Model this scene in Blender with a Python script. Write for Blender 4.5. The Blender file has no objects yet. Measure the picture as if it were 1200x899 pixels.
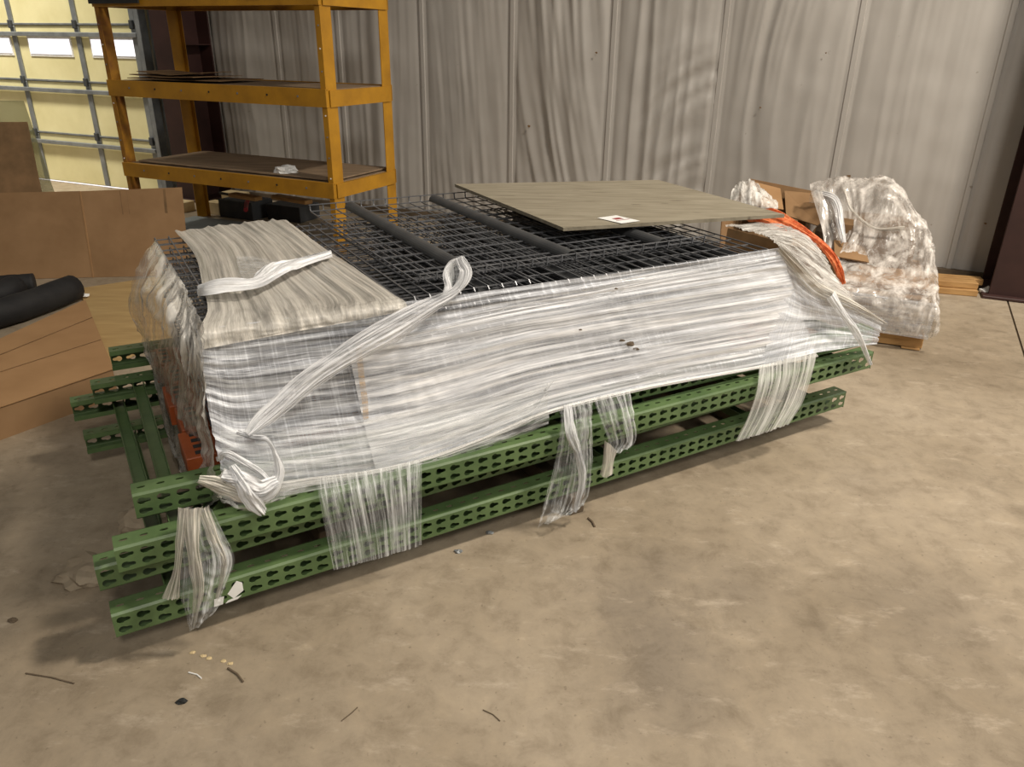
import bpy, bmesh, math, random
from mathutils import Vector, Matrix, noise
random.seed(7)
S = bpy.context.scene
COL = S.collection

# ------------------------------------------------------------------ camera
FPX, PITCH, ROLL, CAMH = 891.6, math.radians(24.07), math.radians(.808), 1.6
fwd = Vector((0, math.cos(PITCH), -math.sin(PITCH)))
up0 = Vector((0, math.sin(PITCH), math.cos(PITCH)))
rt0 = Vector((1, 0, 0))
RT = rt0*math.cos(ROLL) + up0*math.sin(ROLL)
UP = -rt0*math.sin(ROLL) + up0*math.cos(ROLL)
CAM = Vector((0, 0, CAMH))
cd = bpy.data.cameras.new('camera'); cam = bpy.data.objects.new('camera', cd); COL.objects.link(cam)
cd.sensor_fit = 'HORIZONTAL'; cd.sensor_width = 36; cd.lens = FPX/1200*36
cd.clip_start = .05; cd.clip_end = 100
M = Matrix((RT, UP, -fwd)).transposed().to_4x4(); M.translation = CAM
cam.matrix_world = M
S.camera = cam

# ------------------------------------------------------------------ light
S.view_settings.view_transform = 'Standard'; S.view_settings.look = 'None'
S.view_settings.gamma = 1; S.view_settings.use_curve_mapping = False
S.view_settings.exposure = 0.0
w = bpy.data.worlds.new('world'); S.world = w; w.use_nodes = True
w.node_tree.nodes['Background'].inputs[0].default_value = (1.0, .93, .84, 1)
w.node_tree.nodes['Background'].inputs[1].default_value = .145

def area(name, loc, target, sx, sy, power, color, spread=math.pi):
    l = bpy.data.lights.new(name, 'AREA'); l.shape = 'RECTANGLE'; l.size = sx; l.size_y = sy
    l.energy = power; l.color = color; l.spread = spread
    o = bpy.data.objects.new(name, l); COL.objects.link(o)
    o.location = loc
    o.rotation_euler = (Vector(target)-Vector(loc)).to_track_quat('-Z', 'Y').to_euler()
    return o
# open dock door on the right, behind the camera; high-bay lamps in the ceiling, plus an added fill at the left
area('dock_door_daylight', (10.5, 2.0, 3.0), (0.0, 3.0, .3), 3.2, 3.0, 350, (1, .94, .85))
area('high_bay_or_fill', (3.7, 2.2, 6.6), (3.2, 2.2, 0), .7, .7, 520, (1, .90, .77))
area('high_bay_or_fill', (-6.0, 7.2, 6.5), (-7.0, 8.8, .6), 1.0, 1.0, 185, (1, .93, .80), 1.5)  # added fill, aimed and narrowed to brighten the cream door
area('high_bay_or_fill', (1.6, -3.4, 6.0), (1.2, 3.0, .4), 1.2, 1.2, 235, (1, .93, .84))

# ------------------------------------------------------------------ frames
PO = Vector((-1.0403, 1.7773, 0)); PY = .515
PU = Vector((math.cos(PY), math.sin(PY), 0)); PV = Vector((-math.sin(PY), math.cos(PY), 0)); ZZ = Vector((0, 0, 1))
def P(u, v, z): return PO + PU*u + PV*v + ZZ*z
def ray(px, py): return fwd + RT*((px-600)/FPX) - UP*((py-449.5)/FPX)
def hit(px, py, p0, n):
    d = ray(px, py); return CAM + d*((p0-CAM).dot(n)/d.dot(n))
def F(px, py, v): return hit(px, py, PO+PV*v, PV)          # on a plane parallel to the pile front
def E_(px, py, u): return hit(px, py, PO+PU*u, PU)         # parallel to the pile end
def G(px, py, z): return hit(px, py, Vector((0, 0, z)), ZZ)
WY = math.radians(-24.3)
WO = Vector((3.612, 5.604, 0)); WU = Vector((math.cos(WY), math.sin(WY), 0)); WN = Vector((math.sin(WY), -math.cos(WY), 0))
def W(s, t, z): return WO + WU*s + WN*t + ZZ*z

# ------------------------------------------------------------------ object helpers
def thing(name, label, cat, loc=(0, 0, 0), rz=0, group=None):
    o = bpy.data.objects.new(name, None); COL.objects.link(o); o.empty_display_size = .1
    o.location = loc; o.rotation_euler = (0, 0, rz)
    o['label'] = label; o['category'] = cat
    if group: o['group'] = group
    return o
def tag(o, label, cat, group=None):
    o['label'] = label; o['category'] = cat
    if group: o['group'] = group
    return o

class MB:
    def __init__(s): s.v = []; s.f = []; s.uv = {}; s.mi = []
    def add(s, vs, fs, mi=0):
        b = len(s.v); s.v += [tuple(p) for p in vs]
        for f in fs: s.f.append(tuple(b+i for i in f)); s.mi.append(mi)
        return b
    def box(s, c, size, ax=None, mi=0, bev=0):
        """box at centre c, full size, axes ax (3 vectors); chamfer bev on the edges"""
        c = Vector(c); X, Y, Z = ax or (Vector((1, 0, 0)), Vector((0, 1, 0)), Vector((0, 0, 1)))
        h = [d/2 for d in size]
        if bev <= 0:
            vs = [c+X*(h[0]*i)+Y*(h[1]*j)+Z*(h[2]*k) for k in (-1, 1) for j in (-1, 1) for i in (-1, 1)]
            return s.add(vs, [(0, 2, 3, 1), (4, 5, 7, 6), (0, 1, 5, 4), (2, 6, 7, 3), (0, 4, 6, 2), (1, 3, 7, 5)], mi)
        bm = bmesh.new(); bmesh.ops.create_cube(bm, size=1)
        for v in bm.verts: v.co = Vector((v.co.x*size[0], v.co.y*size[1], v.co.z*size[2]))
        bmesh.ops.bevel(bm, geom=list(bm.edges), offset=bev, segments=1, affect='EDGES')
        bm.verts.index_update()
        r = s.add([c+X*v.co.x+Y*v.co.y+Z*v.co.z for v in bm.verts], [[v.index for v in f.verts] for f in bm.faces], mi)
        bm.free(); return r
    def bar(s, a, b, wd, ht, upv=ZZ, mi=0, bev=0):
        a = Vector(a); b = Vector(b); X = (b-a).normalized(); Y = upv.cross(X).normalized(); Z = X.cross(Y)
        return s.box((a+b)/2, ((b-a).length, wd, ht), (X, Y, Z), mi, bev)
    def tube(s, pts, r, n=8, caps=True, mi=0, flat=1.0, upv=ZZ):
        pts = [Vector(p) for p in pts]; rs = r if isinstance(r, (list, tuple)) else [r]*len(pts)
        b = len(s.v); 
        for i, p in enumerate(pts):
            d = (pts[min(i+1, len(pts)-1)]-pts[max(i-1, 0)]).normalized()
            x = upv.cross(d)
            if x.length < 1e-3: x = Vector((1, 0, 0)).cross(d)
            x.normalize(); y = d.cross(x)
            for k in range(n):
                a = 2*math.pi*k/n + math.pi/n
                s.v.append(tuple(p + x*(math.cos(a)*rs[i]) + y*(math.sin(a)*rs[i]*flat)))
        for i in range(len(pts)-1):
            for k in range(n):
                k2 = (k+1) % n
                s.f.append((b+i*n+k, b+i*n+k2, b+(i+1)*n+k2, b+(i+1)*n+k)); s.mi.append(mi)
        if caps:
            s.f.append(tuple(b+k for k in reversed(range(n)))); s.mi.append(mi)
            s.f.append(tuple(b+(len(pts)-1)*n+k for k in range(n))); s.mi.append(mi)
    def prism(s, prof, a, b, X=None, Y=None, mi=0, closed=True):
        """extrude 2D profile (list of (x,y)) from a to b"""
        a = Vector(a); b = Vector(b); d = (b-a).normalized()
        if X is None: X = ZZ.cross(d).normalized()
        if Y is None: Y = d.cross(X)
        n = len(prof); base = len(s.v)
        for q in (a, b):
            for (x, y) in prof: s.v.append(tuple(q + X*x + Y*y))
        for k in range(n):
            s.f.append((base+k, base+(k+1) % n, base+n+(k+1) % n, base+n+k)); s.mi.append(mi)
        s.f.append(tuple(base+k for k in reversed(range(n)))); s.mi.append(mi)
        s.f.append(tuple(base+n+k for k in range(n))); s.mi.append(mi)
    def mesh(s, name, mats, smooth=False, fix=True):
        me = bpy.data.meshes.new(name); me.from_pydata(s.v, [], s.f)
        for m in (mats if isinstance(mats, (list, tuple)) else [mats]): me.materials.append(m)
        me.polygons.foreach_set('material_index', s.mi)
        if smooth: me.polygons.foreach_set('use_smooth', [True]*len(me.polygons))
        if fix:
            bm = bmesh.new(); bm.from_mesh(me); bmesh.ops.recalc_face_normals(bm, faces=bm.faces); bm.to_mesh(me); bm.free()
        me.update(); return me
    def build(s, name, mats, parent=None, smooth=False, fix=True):
        return inst(name, s.mesh(name, mats, smooth, fix), parent)
def inst(name, me, parent=None, loc=None, rot=None):
    o = bpy.data.objects.new(name, me); COL.objects.link(o)
    if parent is not None:
        o.parent = parent
    if loc is not None: o.location = loc
    if rot is not None: o.rotation_euler = rot
    return o
def world_child(o, parent):
    """parent an object whose mesh is in world coordinates to a thing with its own place"""
    o.parent = parent
    mw = Matrix.Translation(parent.location) @ parent.rotation_euler.to_matrix().to_4x4()
    o.matrix_parent_inverse = mw.inverted()
    return o

# ------------------------------------------------------------------ materials
MATS = {}
def nmat(name):
    m = bpy.data.materials.new(name); m.use_nodes = True; nt = m.node_tree
    b = nt.nodes['Principled BSDF']; MATS[name] = m
    return m, nt, b
def N(nt, t, **kw):
    n = nt.nodes.new(t)
    for k, v in kw.items():
        if k == 'ins':
            for i, x in v.items(): n.inputs[i].default_value = x
        else: setattr(n, k, v)
    return n
def ramp(nt, stops):
    r = N(nt, 'ShaderNodeValToRGB'); e = r.color_ramp.elements
    e[0].position, e[0].color = stops[0][0], stops[0][1]
    e[1].position, e[1].color = stops[-1][0], stops[-1][1]
    for p, c in stops[1:-1]:
        x = e.new(p); x.color = c
    return r
def c4(c, k=1.0): return (c[0]*k, c[1]*k, c[2]*k, 1)
def mottled(name, c1, c2, scale=6, rough=.6, metal=0, bump=.0, bscale=60, detail=4, stretch=None, spec=.5, coord='Object', lo=.35, hi=.65):
    m, nt, b = nmat(name); L = nt.links
    tc = N(nt, 'ShaderNodeTexCoord'); mp = N(nt, 'ShaderNodeMapping')
    if stretch: mp.inputs['Scale'].default_value = stretch
    L.new(tc.outputs[coord], mp.inputs[0])
    nz = N(nt, 'ShaderNodeTexNoise', ins={'Scale': scale, 'Detail': detail, 'Roughness': .6}); L.new(mp.outputs[0], nz.inputs['Vector'])
    r = ramp(nt, [(lo, c4(c1)), (hi, c4(c2))]); L.new(nz.outputs['Fac'], r.inputs[0])
    L.new(r.outputs[0], b.inputs['Base Color'])
    b.inputs['Roughness'].default_value = rough; b.inputs['Metallic'].default_value = metal
    b.inputs['Specular IOR Level'].default_value = spec
    if bump:
        n2 = N(nt, 'ShaderNodeTexNoise', ins={'Scale': bscale, 'Detail': 3}); L.new(mp.outputs[0], n2.inputs['Vector'])
        bp = N(nt, 'ShaderNodeBump', ins={'Strength': bump, 'Distance': .004}); L.new(n2.outputs['Fac'], bp.inputs['Height']); L.new(bp.outputs[0], b.inputs['Normal'])
    return m
green = mottled('green_paint', (.072, .124, .045), (.112, .178, .068), 7, .42, bump=.1, bscale=40)
orange_red = mottled('orange_red_paint', (.22, .045, .01), (.34, .075, .015), 8, .5)
yellow = mottled('yellow_paint', (.34, .16, .008), (.50, .245, .012), 5, .5, lo=.3, hi=.7)
yellow_worn = mottled('worn_yellow_paint', (.20, .075, .01), (.42, .20, .012), 7, .55)
maroon = mottled('maroon_primer', (.030, .010, .008), (.045, .016, .013), 4, .6)
wire = mottled('dark_wire', (.15, .155, .165), (.22, .225, .24), 12, .4, metal=.5)
channel_grey = mottled('dark_channel', (.055, .058, .062), (.085, .088, .09), 8, .45, metal=.2)
galv = mottled('galvanised', (.20, .215, .225), (.30, .32, .33), 7, .45, metal=.4)
card = mottled('cardboard', (.25, .148, .072), (.31, .188, .095), 3, .85, spec=.2, bump=.12, bscale=30)
card2 = mottled('cardboard_light', (.33, .19, .088), (.39, .23, .11), 3, .85, spec=.2)
card_dark = mottled('cardboard_worn', (.16, .10, .05), (.25, .15, .075), 5, .85, spec=.2)
tan_ply = mottled('tan_board', (.40, .27, .115), (.50, .35, .16), 2.5, .7, spec=.3, stretch=(1, 6, 1))
wood = mottled('raw_wood', (.36, .20, .075), (.50, .30, .12), 5, .7, spec=.3, stretch=(1, 1, 5))
wood_pale = mottled('pale_wood', (.50, .38, .20), (.62, .50, .30), 5, .75, spec=.3)
wood_dark = mottled('weathered_wood', (.10, .075, .05), (.17, .13, .09), 6, .8, spec=.2)
shelf_board = mottled('shelf_board', (.19, .135, .085), (.28, .20, .13), 3, .8, spec=.2, stretch=(1, 5, 1))
foam = mottled('black_foam', (.006, .006, .007), (.014, .0135, .0135), 9, .75, bump=.3, bscale=25)
black = mottled('black_plastic', (.012, .013, .013), (.02, .022, .022), 9, .6)
slate = mottled('grey_box', (.035, .04, .044), (.055, .06, .065), 6, .7)
white_pl = mottled('white_paper', (.72, .72, .70), (.82, .82, .80), 9, .7)
red_pl = mottled('red_plastic', (.30, .012, .02), (.38, .02, .03), 9, .5)
netting = mottled('orange_net', (.62, .10, .02), (.95, .33, .13), 45, .6, bump=.4, bscale=90)
kraft = mottled('kraft_paper', (.27, .22, .155), (.36, .30, .22), 8, .85, spec=.1)
label_ink = mottled('label_ink', (.25, .02, .02), (.3, .03, .03), 5, .7)
blueslab = mottled('blue_grey_slab', (.20, .23, .235), (.27, .30, .30), 3, .6)
cream = mottled('door_cream', (.72, .66, .36), (.82, .76, .45), 2, .6, spec=.3)

def pane_mat():
    m, nt, b = nmat('daylight_pane')
    b.inputs['Base Color'].default_value = (.8, .8, .85, 1)
    b.inputs['Emission Color'].default_value = (1, .96, 1, 1); b.inputs['Emission Strength'].default_value = 1.15
    return m
pane = pane_mat()

def concrete():
    m, nt, b = nmat('concrete'); L = nt.links
    tc = N(nt, 'ShaderNodeTexCoord')
    n1 = N(nt, 'ShaderNodeTexNoise', ins={'Scale': .9, 'Detail': 7, 'Roughness': .62, 'Distortion': .4}); L.new(tc.outputs['Object'], n1.inputs['Vector'])
    r1 = ramp(nt, [(.30, (.235, .188, .130, 1)), (.5, (.315, .258, .186, 1)), (.72, (.395, .33, .248, 1))]); L.new(n1.outputs['Fac'], r1.inputs[0])
    # dark stains with edges of their own
    n2 = N(nt, 'ShaderNodeTexNoise', ins={'Scale': 1.7, 'Detail': 8, 'Roughness': .7}); L.new(tc.outputs['Object'], n2.inputs['Vector'])
    r2 = ramp(nt, [(.56, (0, 0, 0, 1)), (.72, (1, 1, 1, 1))]); L.new(n2.outputs['Fac'], r2.inputs[0])
    m1 = N(nt, 'ShaderNodeMix', data_type='RGBA'); m1.inputs['B'].default_value = (.215, .175, .125, 1)
    k = N(nt, 'ShaderNodeMath', operation='MULTIPLY', ins={1: .75}); L.new(r2.outputs[0], k.inputs[0]); L.new(k.outputs[0], m1.inputs['Factor']); L.new(r1.outputs[0], m1.inputs['A'])
    last = m1.outputs['Result']
    for (px, py, rad, kk) in [(770, 782, .30, .75), (745, 700, .26, .55), (860, 690, .26, .6), (270, 860, .35, .25), (1075, 720, .3, .4), (1010, 560, .22, .3)]:
        q = G(px, py, 0)
        vm = N(nt, 'ShaderNodeVectorMath', operation='DISTANCE'); vm.inputs[1].default_value = q
        L.new(tc.outputs['Object'], vm.inputs[0])
        nn = N(nt, 'ShaderNodeMath', operation='MULTIPLY_ADD', ins={1: .9, 2: -.45}); L.new(n2.outputs['Fac'], nn.inputs[0])
        aa = N(nt, 'ShaderNodeMath', operation='ADD'); L.new(vm.outputs['Value'], aa.inputs[0]); L.new(nn.outputs[0], aa.inputs[1])
        mr = N(nt, 'ShaderNodeMapRange', ins={1: rad, 2: 0.0, 3: 0.0, 4: kk}); L.new(aa.outputs[0], mr.inputs[0])
        mx_ = N(nt, 'ShaderNodeMix', data_type='RGBA'); mx_.inputs['B'].default_value = (.20, .165, .125, 1); L.new(mr.outputs[0], mx_.inputs['Factor']); L.new(last, mx_.inputs['A']); last = mx_.outputs['Result']
    # pale scuffs
    mp = N(nt, 'ShaderNodeMapping'); mp.inputs['Scale'].default_value = (2.2, 5.5, 1); mp.inputs['Rotation'].default_value = (0, 0, .7); L.new(tc.outputs['Object'], mp.inputs[0])
    n3 = N(nt, 'ShaderNodeTexNoise', ins={'Scale': 2.2, 'Detail': 9, 'Roughness': .75}); L.new(mp.outputs[0], n3.inputs['Vector'])
    r3 = ramp(nt, [(.55, (0, 0, 0, 1)), (.75, (1, 1, 1, 1))]); L.new(n3.outputs['Fac'], r3.inputs[0])
    m2 = N(nt, 'ShaderNodeMix', data_type='RGBA'); m2.inputs['B'].default_value = (.56, .48, .38, 1)
    k2 = N(nt, 'ShaderNodeMath', operation='MULTIPLY', ins={1: .55}); L.new(r3.outputs[0], k2.inputs[0]); L.new(k2.outputs[0], m2.inputs['Factor']); L.new(last, m2.inputs['A'])
    n5 = N(nt, 'ShaderNodeTexNoise', ins={'Scale': 9, 'Detail': 10, 'Roughness': .72, 'Distortion': .3}); L.new(tc.outputs['Object'], n5.inputs['Vector'])
    r5 = ramp(nt, [(.30, (.72, .70, .67, 1)), (.5, (1, 1, 1, 1)), (.72, (1.18, 1.17, 1.15, 1))]); L.new(n5.outputs['Fac'], r5.inputs[0])
    m5 = N(nt, 'ShaderNodeMix', data_type='RGBA', blend_type='MULTIPLY'); m5.inputs['Factor'].default_value = 1; L.new(m2.outputs['Result'], m5.inputs['A']); L.new(r5.outputs[0], m5.inputs['B'])
    # specks
    n4 = N(nt, 'ShaderNodeTexNoise', ins={'Scale': 55, 'Detail': 2}); L.new(tc.outputs['Object'], n4.inputs['Vector'])
    r4 = ramp(nt, [(.66, (0, 0, 0, 1)), (.74, (1, 1, 1, 1))]); L.new(n4.outputs['Fac'], r4.inputs[0])
    m3 = N(nt, 'ShaderNodeMix', data_type='RGBA'); m3.inputs['B'].default_value = (.16, .125, .085, 1)
    k3 = N(nt, 'ShaderNodeMath', operation='MULTIPLY', ins={1: .5}); L.new(r4.outputs[0], k3.inputs[0]); L.new(k3.outputs[0], m3.inputs['Factor']); L.new(m5.outputs['Result'], m3.inputs['A'])
    L.new(m3.outputs['Result'], b.inputs['Base Color'])
    rr = N(nt, 'ShaderNodeMapRange', ins={3: .42, 4: .65}); L.new(n1.outputs['Fac'], rr.inputs[0]); L.new(rr.outputs[0], b.inputs['Roughness'])
    b.inputs['Specular IOR Level'].default_value = .3
    bp = N(nt, 'ShaderNodeBump', ins={'Strength': .12, 'Distance': .004}); L.new(n4.outputs['Fac'], bp.inputs['Height']); L.new(bp.outputs[0], b.inputs['Normal'])
    return m
concrete_m = concrete()

def plywood_grey():
    m, nt, b = nmat('weathered_plywood'); L = nt.links
    tc = N(nt, 'ShaderNodeTexCoord'); mp = N(nt, 'ShaderNodeMapping'); mp.inputs['Scale'].default_value = (1.5, 14, 4); L.new(tc.outputs['Object'], mp.inputs[0])
    n1 = N(nt, 'ShaderNodeTexNoise', ins={'Scale': 2.5, 'Detail': 8, 'Roughness': .65, 'Distortion': .6}); L.new(mp.outputs[0], n1.inputs['Vector'])
    r1 = ramp(nt, [(.28, (.165, .140, .098, 1)), (.5, (.255, .225, .165, 1)), (.75, (.33, .295, .225, 1))]); L.new(n1.outputs['Fac'], r1.inputs[0])
    mp2 = N(nt, 'ShaderNodeMapping'); mp2.inputs['Scale'].default_value = (3, 22, 4); L.new(tc.outputs['Object'], mp2.inputs[0])
    n2 = N(nt, 'ShaderNodeTexNoise', ins={'Scale': 1.6, 'Detail': 2}); L.new(mp2.outputs[0], n2.inputs['Vector'])
    r2 = ramp(nt, [(.68, (0, 0, 0, 1)), (.72, (1, 1, 1, 1))]); L.new(n2.outputs['Fac'], r2.inputs[0])
    mx = N(nt, 'ShaderNodeMix', data_type='RGBA'); mx.inputs['B'].default_value = (.10, .08, .055, 1); L.new(r2.outputs[0], mx.inputs['Factor']); L.new(r1.outputs[0], mx.inputs['A'])
    L.new(mx.outputs['Result'], b.inputs['Base Color']); b.inputs['Roughness'].default_value = .75; b.inputs['Specular IOR Level'].default_value = .25
    return m
ply_m = plywood_grey()

def vinyl():
    m, nt, b = nmat('white_vinyl'); L = nt.links
    tc = N(nt, 'ShaderNodeTexCoord')
    n1 = N(nt, 'ShaderNodeTexNoise', ins={'Scale': .8, 'Detail': 5, 'Roughness': .6}); L.new(tc.outputs['Object'], n1.inputs['Vector'])
    r1 = ramp(nt, [(.3, (.40, .378, .348, 1)), (.7, (.50, .478, .445, 1))]); L.new(n1.outputs['Fac'], r1.inputs[0])
    n2 = N(nt, 'ShaderNodeTexNoise', ins={'Scale': 14, 'Detail': 3}); L.new(tc.outputs['Object'], n2.inputs['Vector'])
    r2 = ramp(nt, [(.74, (0, 0, 0, 1)), (.78, (1, 1, 1, 1))]); L.new(n2.outputs['Fac'], r2.inputs[0])
    mx = N(nt, 'ShaderNodeMix', data_type='RGBA'); mx.inputs['B'].default_value = (.28, .25, .21, 1); L.new(r2.outputs[0], mx.inputs['Factor']); L.new(r1.outputs[0], mx.inputs['A'])
    L.new(mx.outputs['Result'], b.inputs['Base Color']); b.inputs['Roughness'].default_value = .42; b.inputs['Specular IOR Level'].default_value = .4
    return m
vinyl_m = vinyl()

def film(name, amin, amax, su=3.0, sv=60.0, col=(.80, .81, .83), lo=.35, hi=.68, rough=.3, bump=.5, cross=.0, dist=.0):
    """stretch film: streaks run along U; alpha varies streak by streak"""
    m, nt, b = nmat(name); L = nt.links
    uv = N(nt, 'ShaderNodeUVMap'); mp = N(nt, 'ShaderNodeMapping'); mp.inputs['Scale'].default_value = (su, sv, 1); L.new(uv.outputs[0], mp.inputs[0])
    n1 = N(nt, 'ShaderNodeTexNoise', ins={'Scale': 1, 'Detail': 6, 'Roughness': .68, 'Distortion': dist}); L.new(mp.outputs[0], n1.inputs['Vector'])
    mr = N(nt, 'ShaderNodeMapRange', ins={1: lo, 2: hi, 3: amin, 4: amax}); L.new(n1.outputs['Fac'], mr.inputs[0])
    out = mr.outputs[0]
    if cross:
        mp2 = N(nt, 'ShaderNodeMapping'); mp2.inputs['Scale'].default_value = (90, 5, 1); L.new(uv.outputs[0], mp2.inputs[0])
        n2 = N(nt, 'ShaderNodeTexNoise', ins={'Scale': 1, 'Detail': 3, 'Roughness': .6}); L.new(mp2.outputs[0], n2.inputs['Vector'])
        m2 = N(nt, 'ShaderNodeMapRange', ins={1: .5, 2: .72, 3: 0, 4: cross}); L.new(n2.outputs['Fac'], m2.inputs[0])
        ad = N(nt, 'ShaderNodeMath', operation='ADD', use_clamp=True); L.new(out, ad.inputs[0]); L.new(m2.outputs[0], ad.inputs[1]); out = ad.outputs[0]
    L.new(out, b.inputs['Alpha'])
    cm = ramp(nt, [(lo, c4(col, .80)), ((lo+hi)/2, c4(col)), (hi+.06, (min(1, col[0]*1.16), min(1, col[1]*1.16), min(1, col[2]*1.17), 1))]); L.new(n1.outputs['Fac'], cm.inputs[0]); L.new(cm.outputs[0], b.inputs['Base Color'])
    b.inputs['Roughness'].default_value = rough
    b.inputs['Specular IOR Level'].default_value = .5
    bp = N(nt, 'ShaderNodeBump', ins={'Strength': bump, 'Distance': .006}); L.new(n1.outputs['Fac'], bp.inputs['Height']); L.new(bp.outputs[0], b.inputs['Normal'])
    return m
film_front = film('film_front', .24, .94, 2.0, 60, (.84, .87, .93), .38, .66, .28, .6, cross=.30)
film_over = film('film_over', .22, .96, 1.3, 55, (.88, .90, .94), .40, .61, .28, .7)
film_clear = film('film_clear', .10, .85, 3, 62, (.80, .82, .82), .44, .70, .18, .7)
film_left = film('film_left', .26, .92, 2.5, 22, (.68, .66, .61), .38, .64, .15, .9, dist=.8)
film_top = film('film_top', .60, .98, 1.6, 48, (.60, .57, .51), .36, .64, .26, .9)
film_rope = film('film_rope', .55, 1, 4, 60, (.84, .85, .87), .36, .62, .25, .8)
film_band = film('film_band', .38, .97, 4, 90, (.84, .85, .87), .38, .62, .25, .9)
film_load = film('film_load', .22, .90, 7, 9, (.82, .78, .73), .40, .66, .10, .55, dist=.3)
film_drape = film('film_drape', .20, .92, 5, 30, (.78, .76, .72), .38, .64, .14, 1.0, dist=.8)
film_load_solid = film('film_clump', .35, .95, 6, 20, (.85, .83, .78), .36, .62, .12, .9, dist=1.0)
film_clump_m = mottled('film_bundle', (.42, .39, .34), (.80, .78, .73), 16, .18, bump=.5, bscale=25)
film_hem = film('film_hem', .75, 1, 3, 90, (.82, .81, .78), .3, .6, .3, .7)
film_beige = film('film_beige', .28, .97, 2.5, 70, (.74, .70, .62), .38, .64, .22, .9)

# ------------------------------------------------------------------ patches of film
def cr(p0, p1, p2, p3, t):
    return .5*((2*p1)+(p2-p0)*t+(2*p0-5*p1+4*p2-p3)*t*t+(3*p1-p0-3*p2+p3)*t*t*t)
def spl(pts, t):
    n = len(pts)-1; x = min(max(t, 0), 1)*n; i = min(int(x), n-1); f = x-i
    p1, p2 = pts[i], pts[i+1]
    p0 = pts[i-1] if i > 0 else p1*2-p2
    p3 = pts[i+2] if i+2 <= n else p2*2-p1
    return cr(p0, p1, p2, p3, f)
def patch(name, grid, nu, nv, mat, parent, pleat=.006, pfreq=30, along='u', seed=0, crumple=0, cfreq=6, swap_uv=False, edge=0, back=None, ridged=False, hf=1.0):
    """grid: rows (v) of control points (u). Pleats run along the 'along' direction."""
    pts = []
    for j in range(nv+1):
        tv = j/nv; rowpts = [spl([grid[r][c] for r in range(len(grid))], tv) for c in range(len(grid[0]))]
        pts.append([spl(rowpts, i/nu) for i in range(nu+1)])
    # lengths for uv
    Lu = sum((pts[nv//2][i+1]-pts[nv//2][i]).length for i in range(nu)); Lv = sum((pts[j+1][nu//2]-pts[j][nu//2]).length for j in range(nv))
    mb = MB(); uvs = []
    for j in range(nv+1):
        for i in range(nu+1):
            p = pts[j][i]
            du = pts[j][min(i+1, nu)]-pts[j][max(i-1, 0)]; dv = pts[min(j+1, nv)][i]-pts[max(j-1, 0)][i]
            n = du.cross(dv)
            if n.length < 1e-9: n = Vector((0, -1, 0))
            n.normalize()
            if n.dot(CAM-p) < 0 and back is None: n = -n
            a, b = i/nu*Lu, j/nv*Lv
            if along == 'u': q = Vector((a*1.3, b*pfreq, seed*7.1))
            else: q = Vector((a*pfreq, b*1.3, seed*7.1))
            d = pleat*((1-2.4*abs(noise.noise(q))) + .5*noise.noise(q*2.3)) if ridged else pleat*(noise.noise(q) + .5*noise.noise(q*2.3))
            if crumple:
                c = Vector((a*cfreq, b*cfreq, seed*3.3))
                d += crumple*(noise.noise(c)+.6*(1-2*abs(noise.noise(c*2.1)))+.35*hf*(1-2*abs(noise.noise(c*4.7))))
            if edge:
                e = min(j, nv-j)/nv
                p = p + (dv.normalized() if dv.length > 1e-9 else n)*(edge*noise.noise(Vector((a*14, j*.0, seed*5)))*(1 if j == nv else 0))
            mb.v.append(tuple(p + n*d)); uvs.append((a, b) if along == 'u' else (b, a))
    for j in range(nv):
        for i in range(nu):
            k = j*(nu+1)+i; mb.f.append((k, k+1, k+nu+2, k+nu+1)); mb.mi.append(0)
    me = mb.mesh(name, mat, True, False)
    ul = me.uv_layers.new(name='UVMap')
    for l in me.loops: ul.data[l.index].uv = uvs[l.vertex_index]
    o = inst(name, me)
    if parent is not None: world_child(o, parent)
    return o
def rope(name, pts, radii, mat, parent, n=14, seg=40, flat=.5, upv=ZZ, seed=0, ridge=.35):
    """gathered, twisted film: a pleated tube with streaks along its length"""
    pts = [Vector(p) for p in pts]; mb = MB(); uvs = []; Lg = 0; last = None
    for i in range(seg+1):
        t = i/seg; p = spl(pts, t); q = spl(pts, min(t+.01, 1)) - spl(pts, max(t-.01, 0)); d = q.normalized()
        rr = spl([Vector((r, 0, 0)) for r in radii], t).x
        if last is not None: Lg += (p-last).length
        last = p
        x = upv.cross(d)
        if x.length < 1e-3: x = PU.cross(d)
        x.normalize(); y = d.cross(x)
        for k in range(n+1):
            a = 2*math.pi*k/n; kk = k % n
            r = rr*(1+ridge*noise.noise(Vector((math.cos(a)*2.2+seed, math.sin(a)*2.2, t*3+kk*.0))) + ridge*.5*math.sin(kk*2.4+seed))
            mb.v.append(tuple(p + x*(math.cos(a)*r) + y*(math.sin(a)*r*flat))); uvs.append((Lg, k/n*.12*max(1, rr/.02)))
    for i in range(seg):
        for k in range(n):
            b = i*(n+1)+k; mb.f.append((b, b+1, b+n+2, b+n+1)); mb.mi.append(0)
    me = mb.mesh(name, mat, True, False); ul = me.uv_layers.new(name='UVMap')
    for l in me.loops: ul.data[l.index].uv = uvs[l.vertex_index]
    o = inst(name, me)
    if parent is not None: world_child(o, parent)
    return o

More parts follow.
